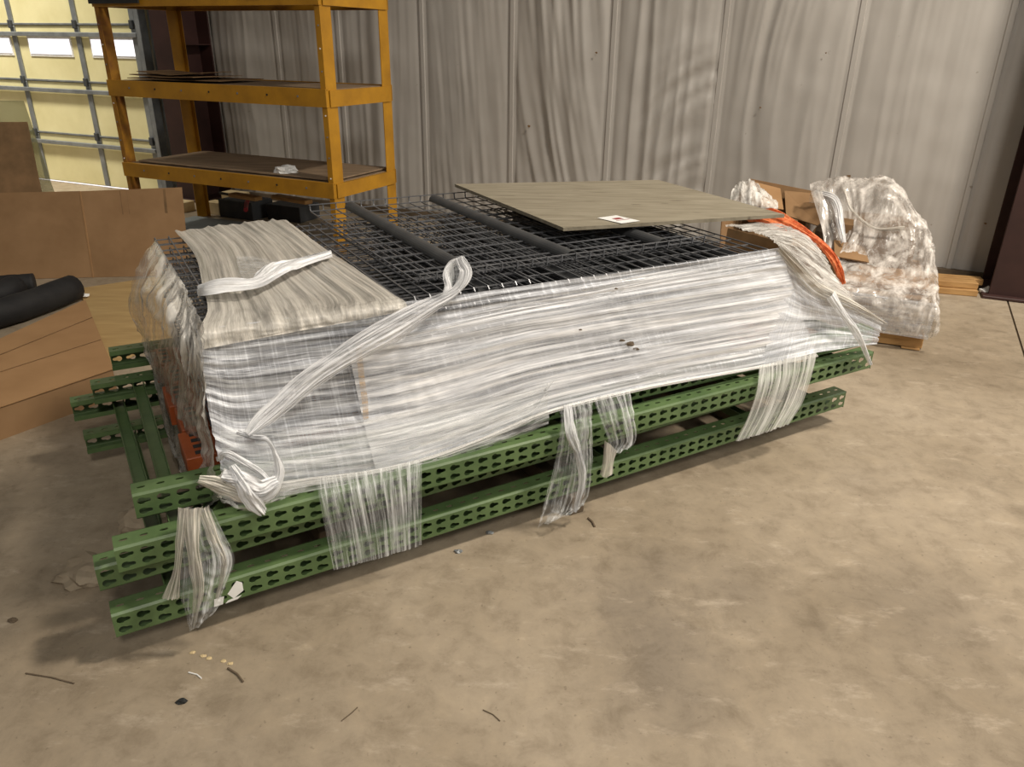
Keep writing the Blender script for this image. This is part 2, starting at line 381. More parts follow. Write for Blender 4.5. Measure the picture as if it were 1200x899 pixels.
def ribbon(name, pts, widths, nrm, mat, parent, pleat=.008, k=6, bulge=.012, seed=0, seg=90, nx=28, twist=0.0):
    """gathered strip of film: lengthwise pleats, slightly domed, width changing along the path"""
    mb = MB(); uvs = []; Lg = 0; last = None
    for i in range(seg+1):
        t = i/seg; p = spl(pts, t); d = (spl(pts, min(t+.01, 1))-spl(pts, max(t-.01, 0))).normalized()
        if last is not None: Lg += (p-last).length
        last = p
        wd = spl([Vector((x, 0, 0)) for x in widths], t).x
        x = d.cross(nrm).normalized(); n = x.cross(d).normalized()
        for j in range(nx+1):
            sx = j/nx*2-1; q = Vector((sx*k+twist*t, t*1.7, seed*4.7))
            dsp = bulge*(1-sx*sx) + pleat*(1-2.2*abs(noise.noise(q)))+pleat*.6*noise.noise(q*2.4)
            ww = wd*.5*(1+.16*noise.noise(Vector((t*7, 3.0*(1 if sx > 0 else -1), seed))))
            mb.v.append(tuple(p+x*(sx*ww)+n*dsp)); uvs.append((Lg, sx*.06*max(.6, k/6)))
    for i in range(seg):
        for j in range(nx):
            b = i*(nx+1)+j; mb.f.append((b, b+1, b+nx+2, b+nx+1)); mb.mi.append(0)
    me = mb.mesh(name, mat, True, False); ul = me.uv_layers.new(name='UVMap')
    for l in me.loops: ul.data[l.index].uv = uvs[l.vertex_index]
    o = inst(name, me)
    if parent is not None: world_child(o, parent)
    return o

# ================================================================== STRUCTURE
def structure(o): o['kind'] = 'structure'; return o
# floor slabs, with a saw-cut joint between them on the right
J0, J1 = G(1183, 360, 0), G(1200, 415, 0); jd = (J1-J0).normalized(); jn = Vector((-jd.y, jd.x, 0))
if jn.x < 0: jn = -jn
mb = MB(); T = .15
def slab(p, q, off0, off1):
    a, b = J0-jd*p, J0+jd*q
    c = [a+jn*off0, b+jn*off0, b+jn*off1, a+jn*off1]
    return [tuple(x+ZZ*z) for z in (-T, 0) for x in c]
bf = [(0, 1, 2, 3), (4, 5, 6, 7), (0, 1, 5, 4), (1, 2, 6, 5), (2, 3, 7, 6), (3, 0, 4, 7)]
mb.add(slab(14, 14, -22, -.006), bf)
floor = structure(mb.build('floor', concrete_m))
mb = MB(); mb.add(slab(14, 14, .006, 12), bf); world_child(mb.build('slab', concrete_m), floor)
mb = MB(); mb.add([tuple(Vector(p)-ZZ*.012) for p in slab(14, 14, -.008, .008)], bf); world_child(mb.build('joint_filler', wood_dark), floor)

# back wall: vinyl-faced insulation hung in strips between steel girts
mb = MB(); mb.box(W(-4.3, -.12, 2.25), (13.6, .08, 4.5), (WU, WN, ZZ)); 
wall = structure(mb.build('wall_back', vinyl_m))
bounds = [-7.52, -6.62, -5.86, -4.93, -4.02, -3.10, -2.20, -1.235, -.29, .62, 1.6]
def fold(k, a, z, wd):
    """puff of strip k at a in 0..1 across, height z"""
    x = a*wd; q = Vector((x, z, k*9.7)); pin = math.sin(math.pi*min(max(a, 0), 1))**.5
    d = .030*pin
    if k == 3:   # long diagonal folds
        y = x + z*.07
        d += .011*pin*(1-2*abs(noise.noise(Vector((y*9, z*.4, 5.1)))))*max(.3, min(1, 2.1-z)) + .008*pin*noise.noise(Vector((y*22, z*.8, 3)))
    elif k == 4:   # long folds leaning to the right as they fall
        y = x + z*.30 - .05*z*z
        d += .034*pin*(1-2*abs(noise.noise(Vector((y*7.5, z*.45, 1.3)))))*1.0 + .012*pin*noise.noise(Vector((y*20, z*1.2, 2)))
    elif k == 5:   # swags pulled towards the right edge
        y = z + .55*(1-a)**1.6*1.2
        sw = max(0, min(1, (a-.15)*1.6))*max(0, min(1, (1.9-z)*2))
        d += .030*sw*(1-2*abs(noise.noise(Vector((a*1.4, y*6.0, 4.4)))))
        d += .018*pin*(1-2*abs(noise.noise(Vector((x*9, z*.5, 6)))))
    elif k == 6:
        d += .020*pin*(1-2*abs(noise.noise(Vector((x*8+.5*noise.noise(q*1.5), z*.55, 8)))))
    else:
        d += .010*pin*(1-2*abs(noise.noise(Vector((x*9+.4*noise.noise(q), z*.35, k*2.2)))))
        d += .004*pin*noise.noise(Vector((x*24, z*.6, k*3.1)))
    d += .006*noise.noise(q*6)*pin
    return d
for k in range(len(bounds)-1):
    s0, s1 = bounds[k], bounds[k+1]; wd = s1-s0; nx, nz = 70, 80; zt = 3.2
    mb = MB()
    for j in range(nz+1):
        for i in range(nx+1):
            a = i/nx; z = .06 + (zt-.06)*(j/nz)**1.15
            e = min(a, 1-a)*wd                      # flat lap over the girt at each edge
            f = fold(k, a, z, wd)*min(1, e/.07)
            mb.v.append(tuple(W(s0+wd*a, -.045 + f + (.012 if e < .035 else 0), z)))
    for j in range(nz):
        for i in range(nx):
            b = j*(nx+1)+i; mb.f.append((b, b+1, b+nx+2, b+nx+1)); mb.mi.append(0)
    world_child(mb.build('vinyl_strip', vinyl_m, None, True, False), wall)
    mb = MB(); mb.box(W(s1, -.03, 1.6), (.045, .02, 3.1), (WU, WN, ZZ), bev=.006); world_child(mb.build('seam_batten', vinyl_m), wall)
# torn spots in the vinyl
for (px, py, r) in [(993, 208, .035), (978, 217, .018), (968, 62, .008), (891, 126, .009), (1155, 262, .012), (620, 148, .016), (699, 62, .012)]:
    c = hit(px, py, WO+WN*.02, WN); mb = MB(); n = 7
    mb.add([c+WU*(r*math.cos(a)*random.uniform(.5, 1.2))+ZZ*(r*.6*math.sin(a)*random.uniform(.5, 1.3))+WN*d for d in (0, .004) for a in [2*math.pi*i/n for i in range(n)]],
           [tuple(range(n)), tuple(range(n, 2*n))]+[(i, (i+1) % n, n+(i+1) % n, n+i) for i in range(n)])
    world_child(mb.build('tear', card_dark), wall)
mb = MB(); mb.box(W(-3.2, .0, .03), (8.6, .05, .06), (WU, WN, ZZ)); structure(mb.build('baseboard_back', wood_dark))

# steel frame columns
def column(name, s0, s1, t, h, label):
    r = thing(name, label, 'column', W((s0+s1)/2, t/2, 0)); wd = s1-s0
    def part(nm, *a):
        m_ = MB(); m_.box(*a, bev=.004); world_child(m_.build(nm, maroon), r)
    part('front_flange', W((s0+s1)/2, t, h/2), (wd, .016, h), (WU, WN, ZZ))
    part('web', W((s0+s1)/2, t/2+.01, h/2), (.012, t-.02, h), (WU, WN, ZZ))
    part('back_flange', W((s0+s1)/2, .02, h/2), (wd, .016, h), (WU, WN, ZZ))
    part('base_plate', W((s0+s1)/2, t/2+.02, .012), (wd+.08, t+.1, .02), (WU, WN, ZZ))
    for z in (1.55,):
        part('stiffener', W((s0+s1)/2, t/2, z), (wd-.01, t-.04, .012), (WU, WN, ZZ))
    return r
cR = hit(1160, 356, ZZ*0, ZZ); sR = (cR-WO).dot(WU)
column('steel_column', sR+.0, sR+.30, .45, 3.4, 'dark maroon steel column at the right edge, base on the concrete')
column('steel_column', -7.78, -7.44, .45, 3.4, 'dark maroon steel column between the cream door and the wall')

# sectional overhead door
door = structure(thing('door_1', '', '')); del door['label']; del door['category']
door.location = W(-10.3, .33, 0)
def dpart(nm, mat, c, size, bev=.003, par=None):
    m_ = MB(); m_.box(W(*c), size, (WU, WN, ZZ), bev=bev); o = m_.build(nm, mat); world_child(o, par or door); return o
dl, dr = -12.6, -8.10
zsec = [.02, .565, 1.14, 1.72, 2.28, 2.85]
for z0, z1 in zip(zsec[:-1], zsec[1:]):
    dpart('door_section', cream, ((dl+dr)/2, .30, (z0+z1)/2), (dr-dl, .05, z1-z0-.006))
for s in (-10.05, -9.01, -11.1, -8.16):
    for z0, z1 in zip(zsec[:-1], zsec[1:]):
        dpart('stile', galv, (s, .335, (z0+z1)/2), (.07, .018, z1-z0-.012))
for z in zsec[1:]:
    dpart('strut', galv, ((dl+dr)/2, .362, z-.09), (dr-dl, .036, .045), .006)
    dpart('section_rail', galv, ((dl+dr)/2, .333, z+.012), (dr-dl, .014, .02))
    for s in (-10.05, -9.01, -8.16):
        dpart('hinge', slate, (s, .355, z+.01), (.055, .03, .085), .006)
for (s0, s1) in [(-10.46, -10.16), (-9.83, -9.17), (-8.83, -8.19), (-11.5, -10.6)]:
    fr = dpart('window_frame', white_pl, ((s0+s1)/2, .328, 1.505), (s1-s0+.05, .012, .21))
    dpart('pane', pane, ((s0+s1)/2, .336, 1.505), (s1-s0, .008, .155), .001)
dpart('track', galv, (-8.02, .36, 1.6), (.06, .10, 3.2))
dpart('track_bracket', galv, (-7.92, .28, 1.6), (.14, .02, 3.2))
dpart('bottom_gap_daylight', pane, (-10.2, .29, .006), (3.6, .02, .006), .001)

# ================================================================== YELLOW SHELF
SY = -.434; SU = Vector((math.cos(SY), math.sin(SY), 0)); SV = Vector((-math.sin(SY), math.cos(SY), 0))
SFR = Vector((-1.372, 5.864, 0)); SW, SD = 2.242, .844
zT, zMt, zMb, zLt, zLb = 1.828, 1.283, 1.158, .616, .501
sh = thing('storage_shelf', 'tall yellow steel storage rack with three levels behind the wrapped pile', 'shelf', SFR-SU*SW/2+SV*SD/2, SY)
def SH(a, b, z): return SFR - SU*a + SV*b + ZZ*z       # a: from the right post leftwards, b: depth
def angle(nm, mat, a, b, sa, sb, h, leg=.046, leg2=.125, th=.006):
    """L-section post, corner at (a,b), legs pointing sa/sb"""
    prof = [(0, 0), (leg*sa, 0), (leg*sa, th*sb), (th*sa, th*sb), (th*sa, leg2*sb), (0, leg2*sb)]
    m_ = MB(); m_.prism(prof, SH(a, b, 0), SH(a, b, h), -SU, SV); o = m_.build(nm, mat); world_child(o, sh)
    return o
TH = 2.75
angle('post', yellow, 0, 0, 1, 1, TH); angle('post', yellow_worn, SW, 0, -1, 1, TH)
angle('post', yellow, 0, SD, 1, -1, TH); angle('post', yellow, SW, SD, -1, -1, TH)
def chan(nm, a, b, h, mat, nrm):
    """C beam along a->b, web outward along nrm, z at the bottom = a.z"""
    prof = [(0, 0), (0, h), (-.035, h), (-.035, h-.005), (-.005, h-.005), (-.005, .005), (-.035, .005), (-.035, 0)]
    m_ = MB(); m_.prism(prof, a, b, nrm, ZZ); o = m_.build(nm, mat); world_child(o, sh); return o
for zb, zt in ((zLb, zLt), (zMb, zMt), (zT, zT+.13), (2.5, 2.62)):
    h = zt-zb; o = .012
    f = chan('front_beam', SH(-.005, -o, zb), SH(SW+.005, -o, zb), h, yellow, -SV)
    chan('back_beam', SH(.0, SD+o, zb), SH(SW, SD+o, zb), h, yellow, SV)
    chan('side_beam', SH(-o, .03, zb), SH(-o, SD-.03, zb), h*.92, yellow, SU)
    chan('side_beam', SH(SW+o, .03, zb), SH(SW+o, SD-.03, zb), h*.92, yellow, -SU)
    for k in range(7):
        m2 = MB(); p = SH(.25+k*.29, -o-.001, zb+h*.55); m2.tube([p, p-SV*.003], .008, 8); world_child(m2.build('rivet', black if k % 2 else galv), sh)
    m2 = MB(); m2.box(SH(SW/2, SD/2, zt-.013), (SW-.17 if zb > 2 else SW-.04, SD-.10, .016), (SU, SV, ZZ)); world_child(m2.build('shelf_deck', shelf_board), sh)
for post_a, post_b in ((0, 0), (0, SD), (SW, 0)):
    for k in range(15):
        z = .2+k*.15; sgn = -1 if post_a > 0 else 1
        m2 = MB(); p = SH(post_a+sgn*.02, post_b-(.001 if post_b == 0 else -.001), z); m2.tube([p+SV*.003, p-SV*.003], .006, 6); world_child(m2.build('bolt_head', white_pl if k % 3 == 0 else galv), sh)
# label holder and dark panel on the top beam
m2 = MB(); p = SH(SW*.245, -.016, zT+.085); m2.box(p, (.12, .003, .075), (SU, SV, ZZ)); world_child(m2.build('price_label', white_pl), sh)
mb = MB(); mb.box(SH(SW-.27, -.034, zT+.085), (.56, .012, .13), (SU, SV, ZZ), bev=.003)
o = mb.build('sign_plate', black); tag(o, 'dark blank plate fixed to the left end of the yellow top beam', 'plate')

# boards and sheets on the shelf
mb = MB(); c = SH(SW/2-.03, SD/2+.02, zLt+.010); mb.box(c, (SW-.16, SD-.09, .012), (SU, SV, ZZ), bev=.002); 
o = mb.build('particle_board', shelf_board); tag(o, 'brown particle board lying on the lower yellow shelf', 'board')
for i, (a, b, wd, dp, rz, lab) in enumerate([(1.62, .36, .95, .55, .06, 'lowest brown cardboard sheet on the middle yellow shelf'), (1.70, .33, .80, .50, -.1, 'brown cardboard sheet in the middle of the small heap on the middle shelf'), (1.75, .37, .62, .42, .16, 'topmost curled cardboard sheet of the heap on the middle shelf')]):
    mb = MB(); X = SU*math.cos(rz)+SV*math.sin(rz); Y = -SU*math.sin(rz)+SV*math.cos(rz); c = SH(a, b, zMt+.010+i*.016)
    for j in range(9):
        for k in range(2):
            x = (j/8-.5)*wd
            for zz in (0, .005): mb.v.append(tuple(c+X*x+Y*((k-.5)*dp)+ZZ*(zz+.018*abs(j/8-.5)*2*(i*.5+.2))))
    for j in range(8):
        q = j*4; mb.f += [(q, q+4, q+6, q+2), (q+1, q+3, q+7, q+5), (q, q+1, q+5, q+4), (q+2, q+6, q+7, q+3)]; mb.mi += [0]*4
    mb.f += [(0, 2, 3, 1), (32, 33, 35, 34)]; mb.mi += [0, 0]
    tag(mb.build('cardboard_sheet', card_dark), lab, 'cardboard', 'cardboard sheets on the middle shelf')
def crumple(name, c, sx, sy, sz, mat, seed, sub=3):
    bm = bmesh.new(); bmesh.ops.create_icosphere(bm, subdivisions=sub, radius=1)
    for v in bm.verts:
        q = v.co*1.7+Vector((seed, 0, 0)); r = 1+.5*noise.noise(q)+.35*(1-2*abs(noise.noise(q*2.2)))
        v.co = Vector((v.co.x*sx*r, v.co.y*sy*r, max(v.co.z*sz*r, -sz*.35)))
    zmin = min(v.co.z for v in bm.verts)
    me = bpy.data.meshes.new(name); 
    for v in bm.verts: v.co.z -= zmin
    bm.to_mesh(me); bm.free(); me.materials.append(mat)
    return inst(name, me, None, c)
tag(crumple('crumpled_paper', SH(.60, .16, zLt+.017), .085, .06, .035, white_pl, 3), 'small crumpled white paper on the lower yellow shelf', 'paper')

# things behind and under the rack
def boxobj(name, mat, c, size, rz, label, cat, group=None, bev=.004):
    X = Vector((math.cos(rz), math.sin(rz), 0)); Y = Vector((-math.sin(rz), math.cos(rz), 0))
    m_ = MB(); m_.box((0, 0, size[2]/2), size, bev=bev); o = m_.build(name, mat); o.location = c; o.rotation_euler = (0, 0, rz)
    return tag(o, label, cat, group)

# ================================================================== GREEN UPRIGHT FRAMES
CW, CF, CL, PT, TH_ = .081, .068, 3.05, .0508, .0026
def keyhole(cx, cy, n=8):
    """outline, big end to the left, slot to the right, ccw"""
    r1, r2, d = .0115, .0062, .018
    pts = []
    for k in range(n+1):
        a = math.radians(40)+ (math.radians(280))*k/n; pts.append((cx-.005+r1*math.cos(a), cy+r1*math.sin(a)))
    for k in range(5):
        a = -math.pi/2+math.pi*k/4; pts.append((cx-.005+d+r2*math.cos(a), cy+r2*math.sin(a)))
    return pts
def slot(cx, cy):
    pts = []
    for k in range(4): a = math.pi/2+math.pi*k/3; pts.append((cx-.006+.0055*math.cos(a), cy+.0055*math.sin(a)))
    for k in range(4): a = -math.pi/2+math.pi*k/3; pts.append((cx+.006+.0055*math.cos(a), cy+.0055*math.sin(a)))
    return pts
def cell(w, h, holes):
    """tris of a w x h cell with holes"""
    bm = bmesh.new(); es = []
    for lp in [[(0, 0), (w, 0), (w, h), (0, h)]]+holes:
        vs = [bm.verts.new((x, y, 0)) for x, y in lp]
        es += [bm.edges.new((vs[i], vs[(i+1) % len(vs)])) for i in range(len(vs))]
    bmesh.ops.triangle_fill(bm, edges=es, use_beauty=True)
    bm.verts.index_update(); v = [tuple(x.co) for x in bm.verts]; f = [tuple(x.index for x in fc.verts) for fc in bm.faces]
    bm.free(); return v, f
def column_mesh():
    """C-section column along +x, web at y=0 facing -y, flanges to +y, z 0..CW"""
    n = int(CL/PT); mb = MB()
    cb = .006
    hw = [keyhole(PT/2, CW*.30-cb), keyhole(PT/2, CW*.70-cb)]; wv, wf = cell(PT, CW-2*cb, hw)
    hs = [slot(PT/2, CF*.55-cb)]; fv, ff = cell(PT, CF-cb, hs)
    for k in range(n):
        x0 = k*PT
        for y in (0, TH_): mb.add([(x0+x, y, z+cb) for x, z, _ in wv], wf)
        for lp in hw:
            m_ = len(lp); mb.add([(x0+x, y, z+cb) for y in (0, TH_) for x, z in lp], [(i, (i+1) % m_, m_+(i+1) % m_, m_+i) for i in range(m_)])
        for z in (0, CW):
            sg = TH_ if z == 0 else -TH_
            if z == 0:
                for zz in (z, z+sg): mb.add([(x0, cb, zz), (x0+PT, cb, zz), (x0+PT, CF, zz), (x0, CF, zz)], [(0, 1, 2, 3)])
                continue
            for zz in (z, z+sg): mb.add([(x0+x, y+cb, zz) for x, y, _ in fv], ff)
            lp = hs[0]; m_ = len(lp); mb.add([(x0+x, y+cb, zz) for zz in (z, z+sg) for x, y in lp], [(i, (i+1) % m_, m_+(i+1) % m_, m_+i) for i in range(m_)])
    for z, zc in ((0, cb), (CW, CW-cb)):
        mb.add([(0, 0, zc), (n*PT, 0, zc), (n*PT, cb, z), (0, cb, z)], [(0, 1, 2, 3)])
    Lx = n*PT; lip = .018
    for z0, z1 in ((0, lip), (CW-lip, CW)):                # return lips
        mb.box((Lx/2, CF-TH_/2, (z0+z1)/2), (Lx, TH_, z1-z0))
    for x in (0, Lx):                                      # cut ends
        mb.add([(x, 0, 0), (x, TH_, 0), (x, TH_, CW), (x, 0, CW)], [(0, 1, 2, 3)])
        for z in (0, CW):
            sg = TH_ if z == 0 else -TH_
            mb.add([(x, 0, z), (x, CF, z), (x, CF, z+sg), (x, 0, z+sg)], [(0, 1, 2, 3)])
    return mb.mesh('column', green, False, False)
colme = column_mesh()
FD = 1.2545
def brace_mesh(L, nm):
    mb = MB(); w, h = .042, .034
    mb.prism([(-w/2, 0), (w/2, 0), (w/2, h), (w/2-.003, h), (w/2-.003, .003), (-w/2+.003, .003), (-w/2+.003, h), (-w/2, h)], (0, 0, 0), (L, 0, 0), Vector((0, 1, 0)), Vector((0, 0, 1)))
    return mb.mesh(nm, green)
hb_me = brace_mesh(FD-.02, 'horizontal_brace')
frames = [('A', -1.0845, 1.6293, .5355, .0803, 'bottom green rack upright frame of the stack, resting on wooden blocks', [.165, .95, 1.75, 2.5, 2.9], True),
          ('B', -1.1224, 1.6682, .5405, .2078, 'second green rack upright frame from the floor, sticking out furthest left', [.165, .95, 1.75, 2.5, 2.9], True),
          ('C', -1.042, 1.643, .5183, .2898, 'third green rack upright frame from the floor, reaching furthest right', [.165, .95, 1.75, 2.5, 2.9], True),
          ('D', -1.0403, 1.7773, .5029, .3720, 'topmost green rack upright frame, directly under the wrapped wire decks', [2.93], False)]
FR = {}
for k, x, y, yaw, z, lab, hs, diag in frames:
    r = thing('rack_upright_frame', lab, 'rack frame', (x, y, z), yaw, 'stacked green rack upright frames'); FR[k] = r
    inst('column', colme, r, (0, 0, 0))
    inst('column', colme, r, (int(CL/PT)*PT, FD, 0), (0, 0, math.pi))
    for h in hs: inst('horizontal_brace', hb_me, r, (h, .01, .024), (0, 0, math.pi/2))
    if diag:
        for i, (h0, h1) in enumerate(zip(hs[:-1], hs[1:])):
            a, b = ((h0+.04, .05), (h1-.04, FD-.05)) if i % 2 == 0 else ((h0+.04, FD-.05), (h1-.04, .05))
            d = Vector(b)-Vector(a); inst('diagonal_brace', brace_mesh(d.length, 'diagonal_brace'), r, (a[0], a[1], .024), (0, 0, math.atan2(d.y, d.x)))
# torn white sticker left on the bottom frame
rA = FR['A']
for pts in ([(.315, .012), (.345, .030), (.345, .058), (.33, .070), (.30, .034)], [(.258, .004), (.283, .004), (.290, .030), (.262, .030)], [(.290, .003), (.325, .006), (.338, .015), (.298, .011)]):
    mb = MB(); n = len(pts); mb.add([(x, yy, zz) for yy in (-.0012, -.0004) for x, zz in pts], [tuple(range(n)), tuple(range(n, 2*n))]+[(i, (i+1) % n, n+(i+1) % n, n+i) for i in range(n)])
    mb.build('sticker_scrap', white_pl, rA)
# timber under and between the frames
def timber(name, u, v0, v1, z, h, wd, mat, label, group=None):
    c = P(u, (v0+v1)/2, z); m_ = MB(); m_.box((0, 0, h/2), (wd, v1-v0, h), bev=.004); o = m_.build(name, mat); o.location = c; o.rotation_euler = (0, 0, PY)
    tag(o, label, 'timber', group)
for u, lab in ((.55, 'left wooden bearer on the floor under the bottom green frame'), (1.43, 'middle wooden bearer on the floor under the bottom green frame'), (2.5, 'right wooden bearer on the floor under the bottom green frame')):
    timber('floor_bearer', u, (-.095 if u == 1.43 else .12), 1.10, 0, .0795, .06, wood_dark, lab, 'bearers under the frames')
for u, lab in ((.45, 'left thin timber spacer between the two lowest green frames'), (1.25, 'middle thin timber spacer between the two lowest green frames'), (2.35, 'right thin timber spacer between the two lowest green frames')):
    timber('spacer', u, .12, 1.08, .1625, .0445, .09, wood_dark, lab, 'spacers between frames')

# orange load beams lying inside the top frame
ords = ['nearest the front', 'second from the front', 'third from the front', 'fourth from the front', 'furthest back']
for i in range(5):
    v = .16+i*.205; r = thing('load_beam', 'orange steel load beam under the wrapped decks, '+ords[i], 'load beam', P(.16+.015*(i % 2), v, .374), PY, 'orange load beams inside the pile')
    mb = MB(); mb.box((1.25, .085, .036), (2.44, .17, .070), bev=.006); mb.build('beam', orange_red, r)
    mb = MB(); mb.box((.045, .085, .036), (.09, .19, .074), bev=.003); cp = mb.build('end_connector', orange_red, r)
    for q in range(4):
        mb = MB(); mb.box((.045, .02+q*.043, .0735), (.03, .022, .002)); mb.build('connector_slot', black, cp)

# ================================================================== WIRE DECKS
DW, DD, DH = 1.04, 1.20, .041
def deck_meshes():
    mb = MB(); r = .0029
    nx = 20
    for i in range(nx+1):                                   # front-to-back wires, bent down at both edges
        x = i/nx*(DW-.01)+.005
        mb.tube([(x, .002, .006), (x, .004, DH-.012), (x, .014, DH-.003), (x, DD/2, DH-.003), (x, DD-.014, DH-.003), (x, DD-.004, DH-.012), (x, DD-.002, .006)], r, 4, upv=Vector((1, 0, 0)))
    ny = 12
    for j in range(ny+1):
        y = .03+j/ny*(DD-.06)
        mb.tube([(0, y, DH-.009), (DW, y, DH-.009)], r, 4)
    for y in (.006, DD-.006):
        mb.tube([(0, y, .008), (DW, y, .008)], r, 4)
    g = mb.mesh('wire_grid', wire)
    mb = MB(); t = .0022; w, h = .048, .028
    arc = [(-w/2*math.cos(a), h-.003-(h-.003)*math.sin(a)) for a in [math.pi*i/10 for i in range(11)]]
    arc2 = [((w/2-t)*math.cos(a), h-.003-(h-.003-t)*math.sin(a)) for a in [math.pi*i/10 for i in range(11)]]
    prof = [(-w/2, h)]+arc+[(w/2, h), (w/2-t, h)]+arc2+[(-w/2+t, h)]
    mb.prism(prof, (0, .03, .0035), (0, DD-.03, .0035), Vector((1, 0, 0)), Vector((0, 0, 1)))
    return g, mb.mesh('channel', channel_grey)
gme, cme = deck_meshes()
def deck(loc, rz, label, group, flip=False, sc=(1, 1)):
    r = thing('wire_deck', label, 'wire deck', loc, rz, group)
    if flip: r.rotation_euler = (math.pi, 0, rz)
    o = inst('wire_grid', gme, r); o.scale = (sc[0], sc[1], 1)
    for x in (.16, .52, .88):
        o = inst('channel', cme, r, (x*sc[0], 0, 0)); o.scale = (1.2, sc[1], 1)
    return r
nth = ['bottom', 'second from the bottom', 'third from the bottom', 'fourth from the bottom', 'fifth from the bottom', 'fifth from the top', 'fourth from the top', 'third from the top', 'second from the top', 'top']
ZB, NP = .4555, 10
PIT = (.884-ZB)/NP
for i in range(NP):
    j = random.Random(i+3)
    deck(P(.255+j.uniform(-.006, .006), .045+j.uniform(-.008, .008), ZB+i*PIT), PY+j.uniform(-.004, .004), 'dark wire mesh deck, %s of the left wrapped stack' % nth[i], 'decks of the left stack')
    deck(P(1.305+j.uniform(-.004, .006), .0+j.uniform(-.008, .008), ZB+i*PIT), PY+j.uniform(-.003, .003), 'dark wire mesh deck, %s of the right wrapped stack' % nth[i], 'decks of the right stack')
ztop = ZB+NP*PIT
# one more deck lying upside down across both stacks, its channels and turned-up rims on top
inv = deck(P(.93, .15, ztop+.001), PY, 'upside-down wire deck on top of the pile, two dark channels upward', None, False, (1.17, 1.07))
inv.rotation_euler = (math.pi, 0, PY); inv.location = P(.93, .15+DD*1.07, ztop+.002+DH)

# ================================================================== PLYWOOD SHEET + LABEL
zp = ztop+DH+.012
pc = [G(533, 219, zp+.01), G(660, 271, zp), G(919, 255, zp), G(771, 214, zp+.02)]
mb = MB(); n = 10
def bil(a, b): return (pc[0]*(1-a)+pc[1]*a)*(1-b)+(pc[3]*(1-a)+pc[2]*a)*b
cen = bil(.5, .5); th = .014
for zz in (0, th):
    for i in range(n+1):
        for j in range(n+1):
            p = bil(i/n, j/n); mb.v.append(tuple(p-cen+ZZ*(zz+.010*(2*i/n-1)**2*0)))
m1 = (n+1)**2
for i in range(n):
    for j in range(n):
        k = i*(n+1)+j; mb.f += [(k, k+1, k+n+2, k+n+1), (m1+k, m1+k+n+1, m1+k+n+2, m1+k+1)]; mb.mi += [0, 0]
for i in range(n):
    for (a, b) in ((i, i+1), (n*(n+1)+i, n*(n+1)+i+1), (i*(n+1), (i+1)*(n+1)), (i*(n+1)+n, (i+1)*(n+1)+n)): mb.f.append((a, b, m1+b, m1+a)); mb.mi.append(0)
ply = mb.build('plywood_sheet', ply_m); ply.location = cen
tag(ply, 'weathered grey plywood sheet lying on top of the wire decks', 'plywood')
zl = zp+th+.003
lq = [G(700, 255.5, zl), G(722, 252.5, zl), G(750, 259, zl), G(728, 262, zl)]
lc = sum(lq, Vector())/4
mb = MB(); mb.add([tuple(p-lc+ZZ*d) for d in (0, .0008) for p in lq], [(0, 1, 2, 3), (4, 5, 6, 7), (0, 1, 5, 4), (1, 2, 6, 5), (2, 3, 7, 6), (3, 0, 4, 7)])
lab = mb.build('paper_label', white_pl); lab.location = lc; tag(lab, 'small white paper label with red print on the plywood', 'label')
def lqp(a, b): return (lq[0]*(1-a)+lq[1]*a)*(1-b)+(lq[3]*(1-a)+lq[2]*a)*b
mb = MB()
for (a0, a1, b0, b1) in ((.35, .75, .32, .52), (.2, .9, .62, .66)):
    mb.add([tuple(lqp(a, b)-lc+ZZ*d) for d in (.0009, .0013) for a, b in ((a0, b0), (a1, b0), (a1, b1), (a0, b1))], [(0, 1, 2, 3), (4, 5, 6, 7)])
mb.build('red_print', label_ink, lab)

# ================================================================== STRETCH WRAP ON THE PILE
wr = thing('stretch_wrap', 'clear white stretch film wrapped round the stacked wire decks, with hanging tails', 'stretch film', P(1.3, .5, .3), PY)
vf = lambda u: .028-.045*min(1, max(0, (u-.25)/1.2))
# front sheet, hung from the top edge down to a hem that rises to the right
hem = [(258, 552), (300, 571), (370, 562), (440, 552), (500, 537), (560, 515), (640, 482), (735, 458), (800, 445), (890, 429), (955, 416)]
cols = []
for px, py in hem:
    b = F(px, py, -.055); u = (b-PO).dot(PU); u2 = max(.235, min(2.37, .235+(u-.235)*(2.37-.235)/(((F(955, 416, -.055)-PO).dot(PU))-.235)))
    top = P(u2, vf(u2)-.004, ztop+.004)
    m1_ = top.lerp(b, .25); m1_ += PV*(vf(u2)-.010 - (m1_-PO).dot(PV)); m2_ = top.lerp(b, .62); m2_ += PV*(vf(u2)-.018-(m2_-PO).dot(PV))
    cols.append([top, m1_, m2_, b])
patch('front_sheet', [[c[r] for c in cols] for r in range(4)], 220, 90, film_front, wr, .009, 42, 'u', 1, .004, 5)
# further passes of film over the middle and right of the front, the lowest strips pulled tight
k0 = 3
ov = [[cc[0]*(1-f)+cc[1]*f for cc, f in zip(cols[k0:], [.95, .7, .5, .4, .3, .2, .15, .1])], [cc[1]-PV*.008 for cc in cols[k0:]], [cc[2]-PV*.010 for cc in cols[k0:]], [cc[3]-PV*.004 for cc in cols[k0:]]]
patch('overwrap_sheet', ov, 160, 60, film_over, wr, .008, 36, 'u', 31, .003, 5)
# gathered hem rope
ribbon('gathered_hem', [c[3]-PV*.008 for c in cols], [.030, .036, .030, .024, .024, .02, .018, .016, .016, .016, .014], -PV, film_hem, wr, .004, 4, .006, 2, 140, 12)
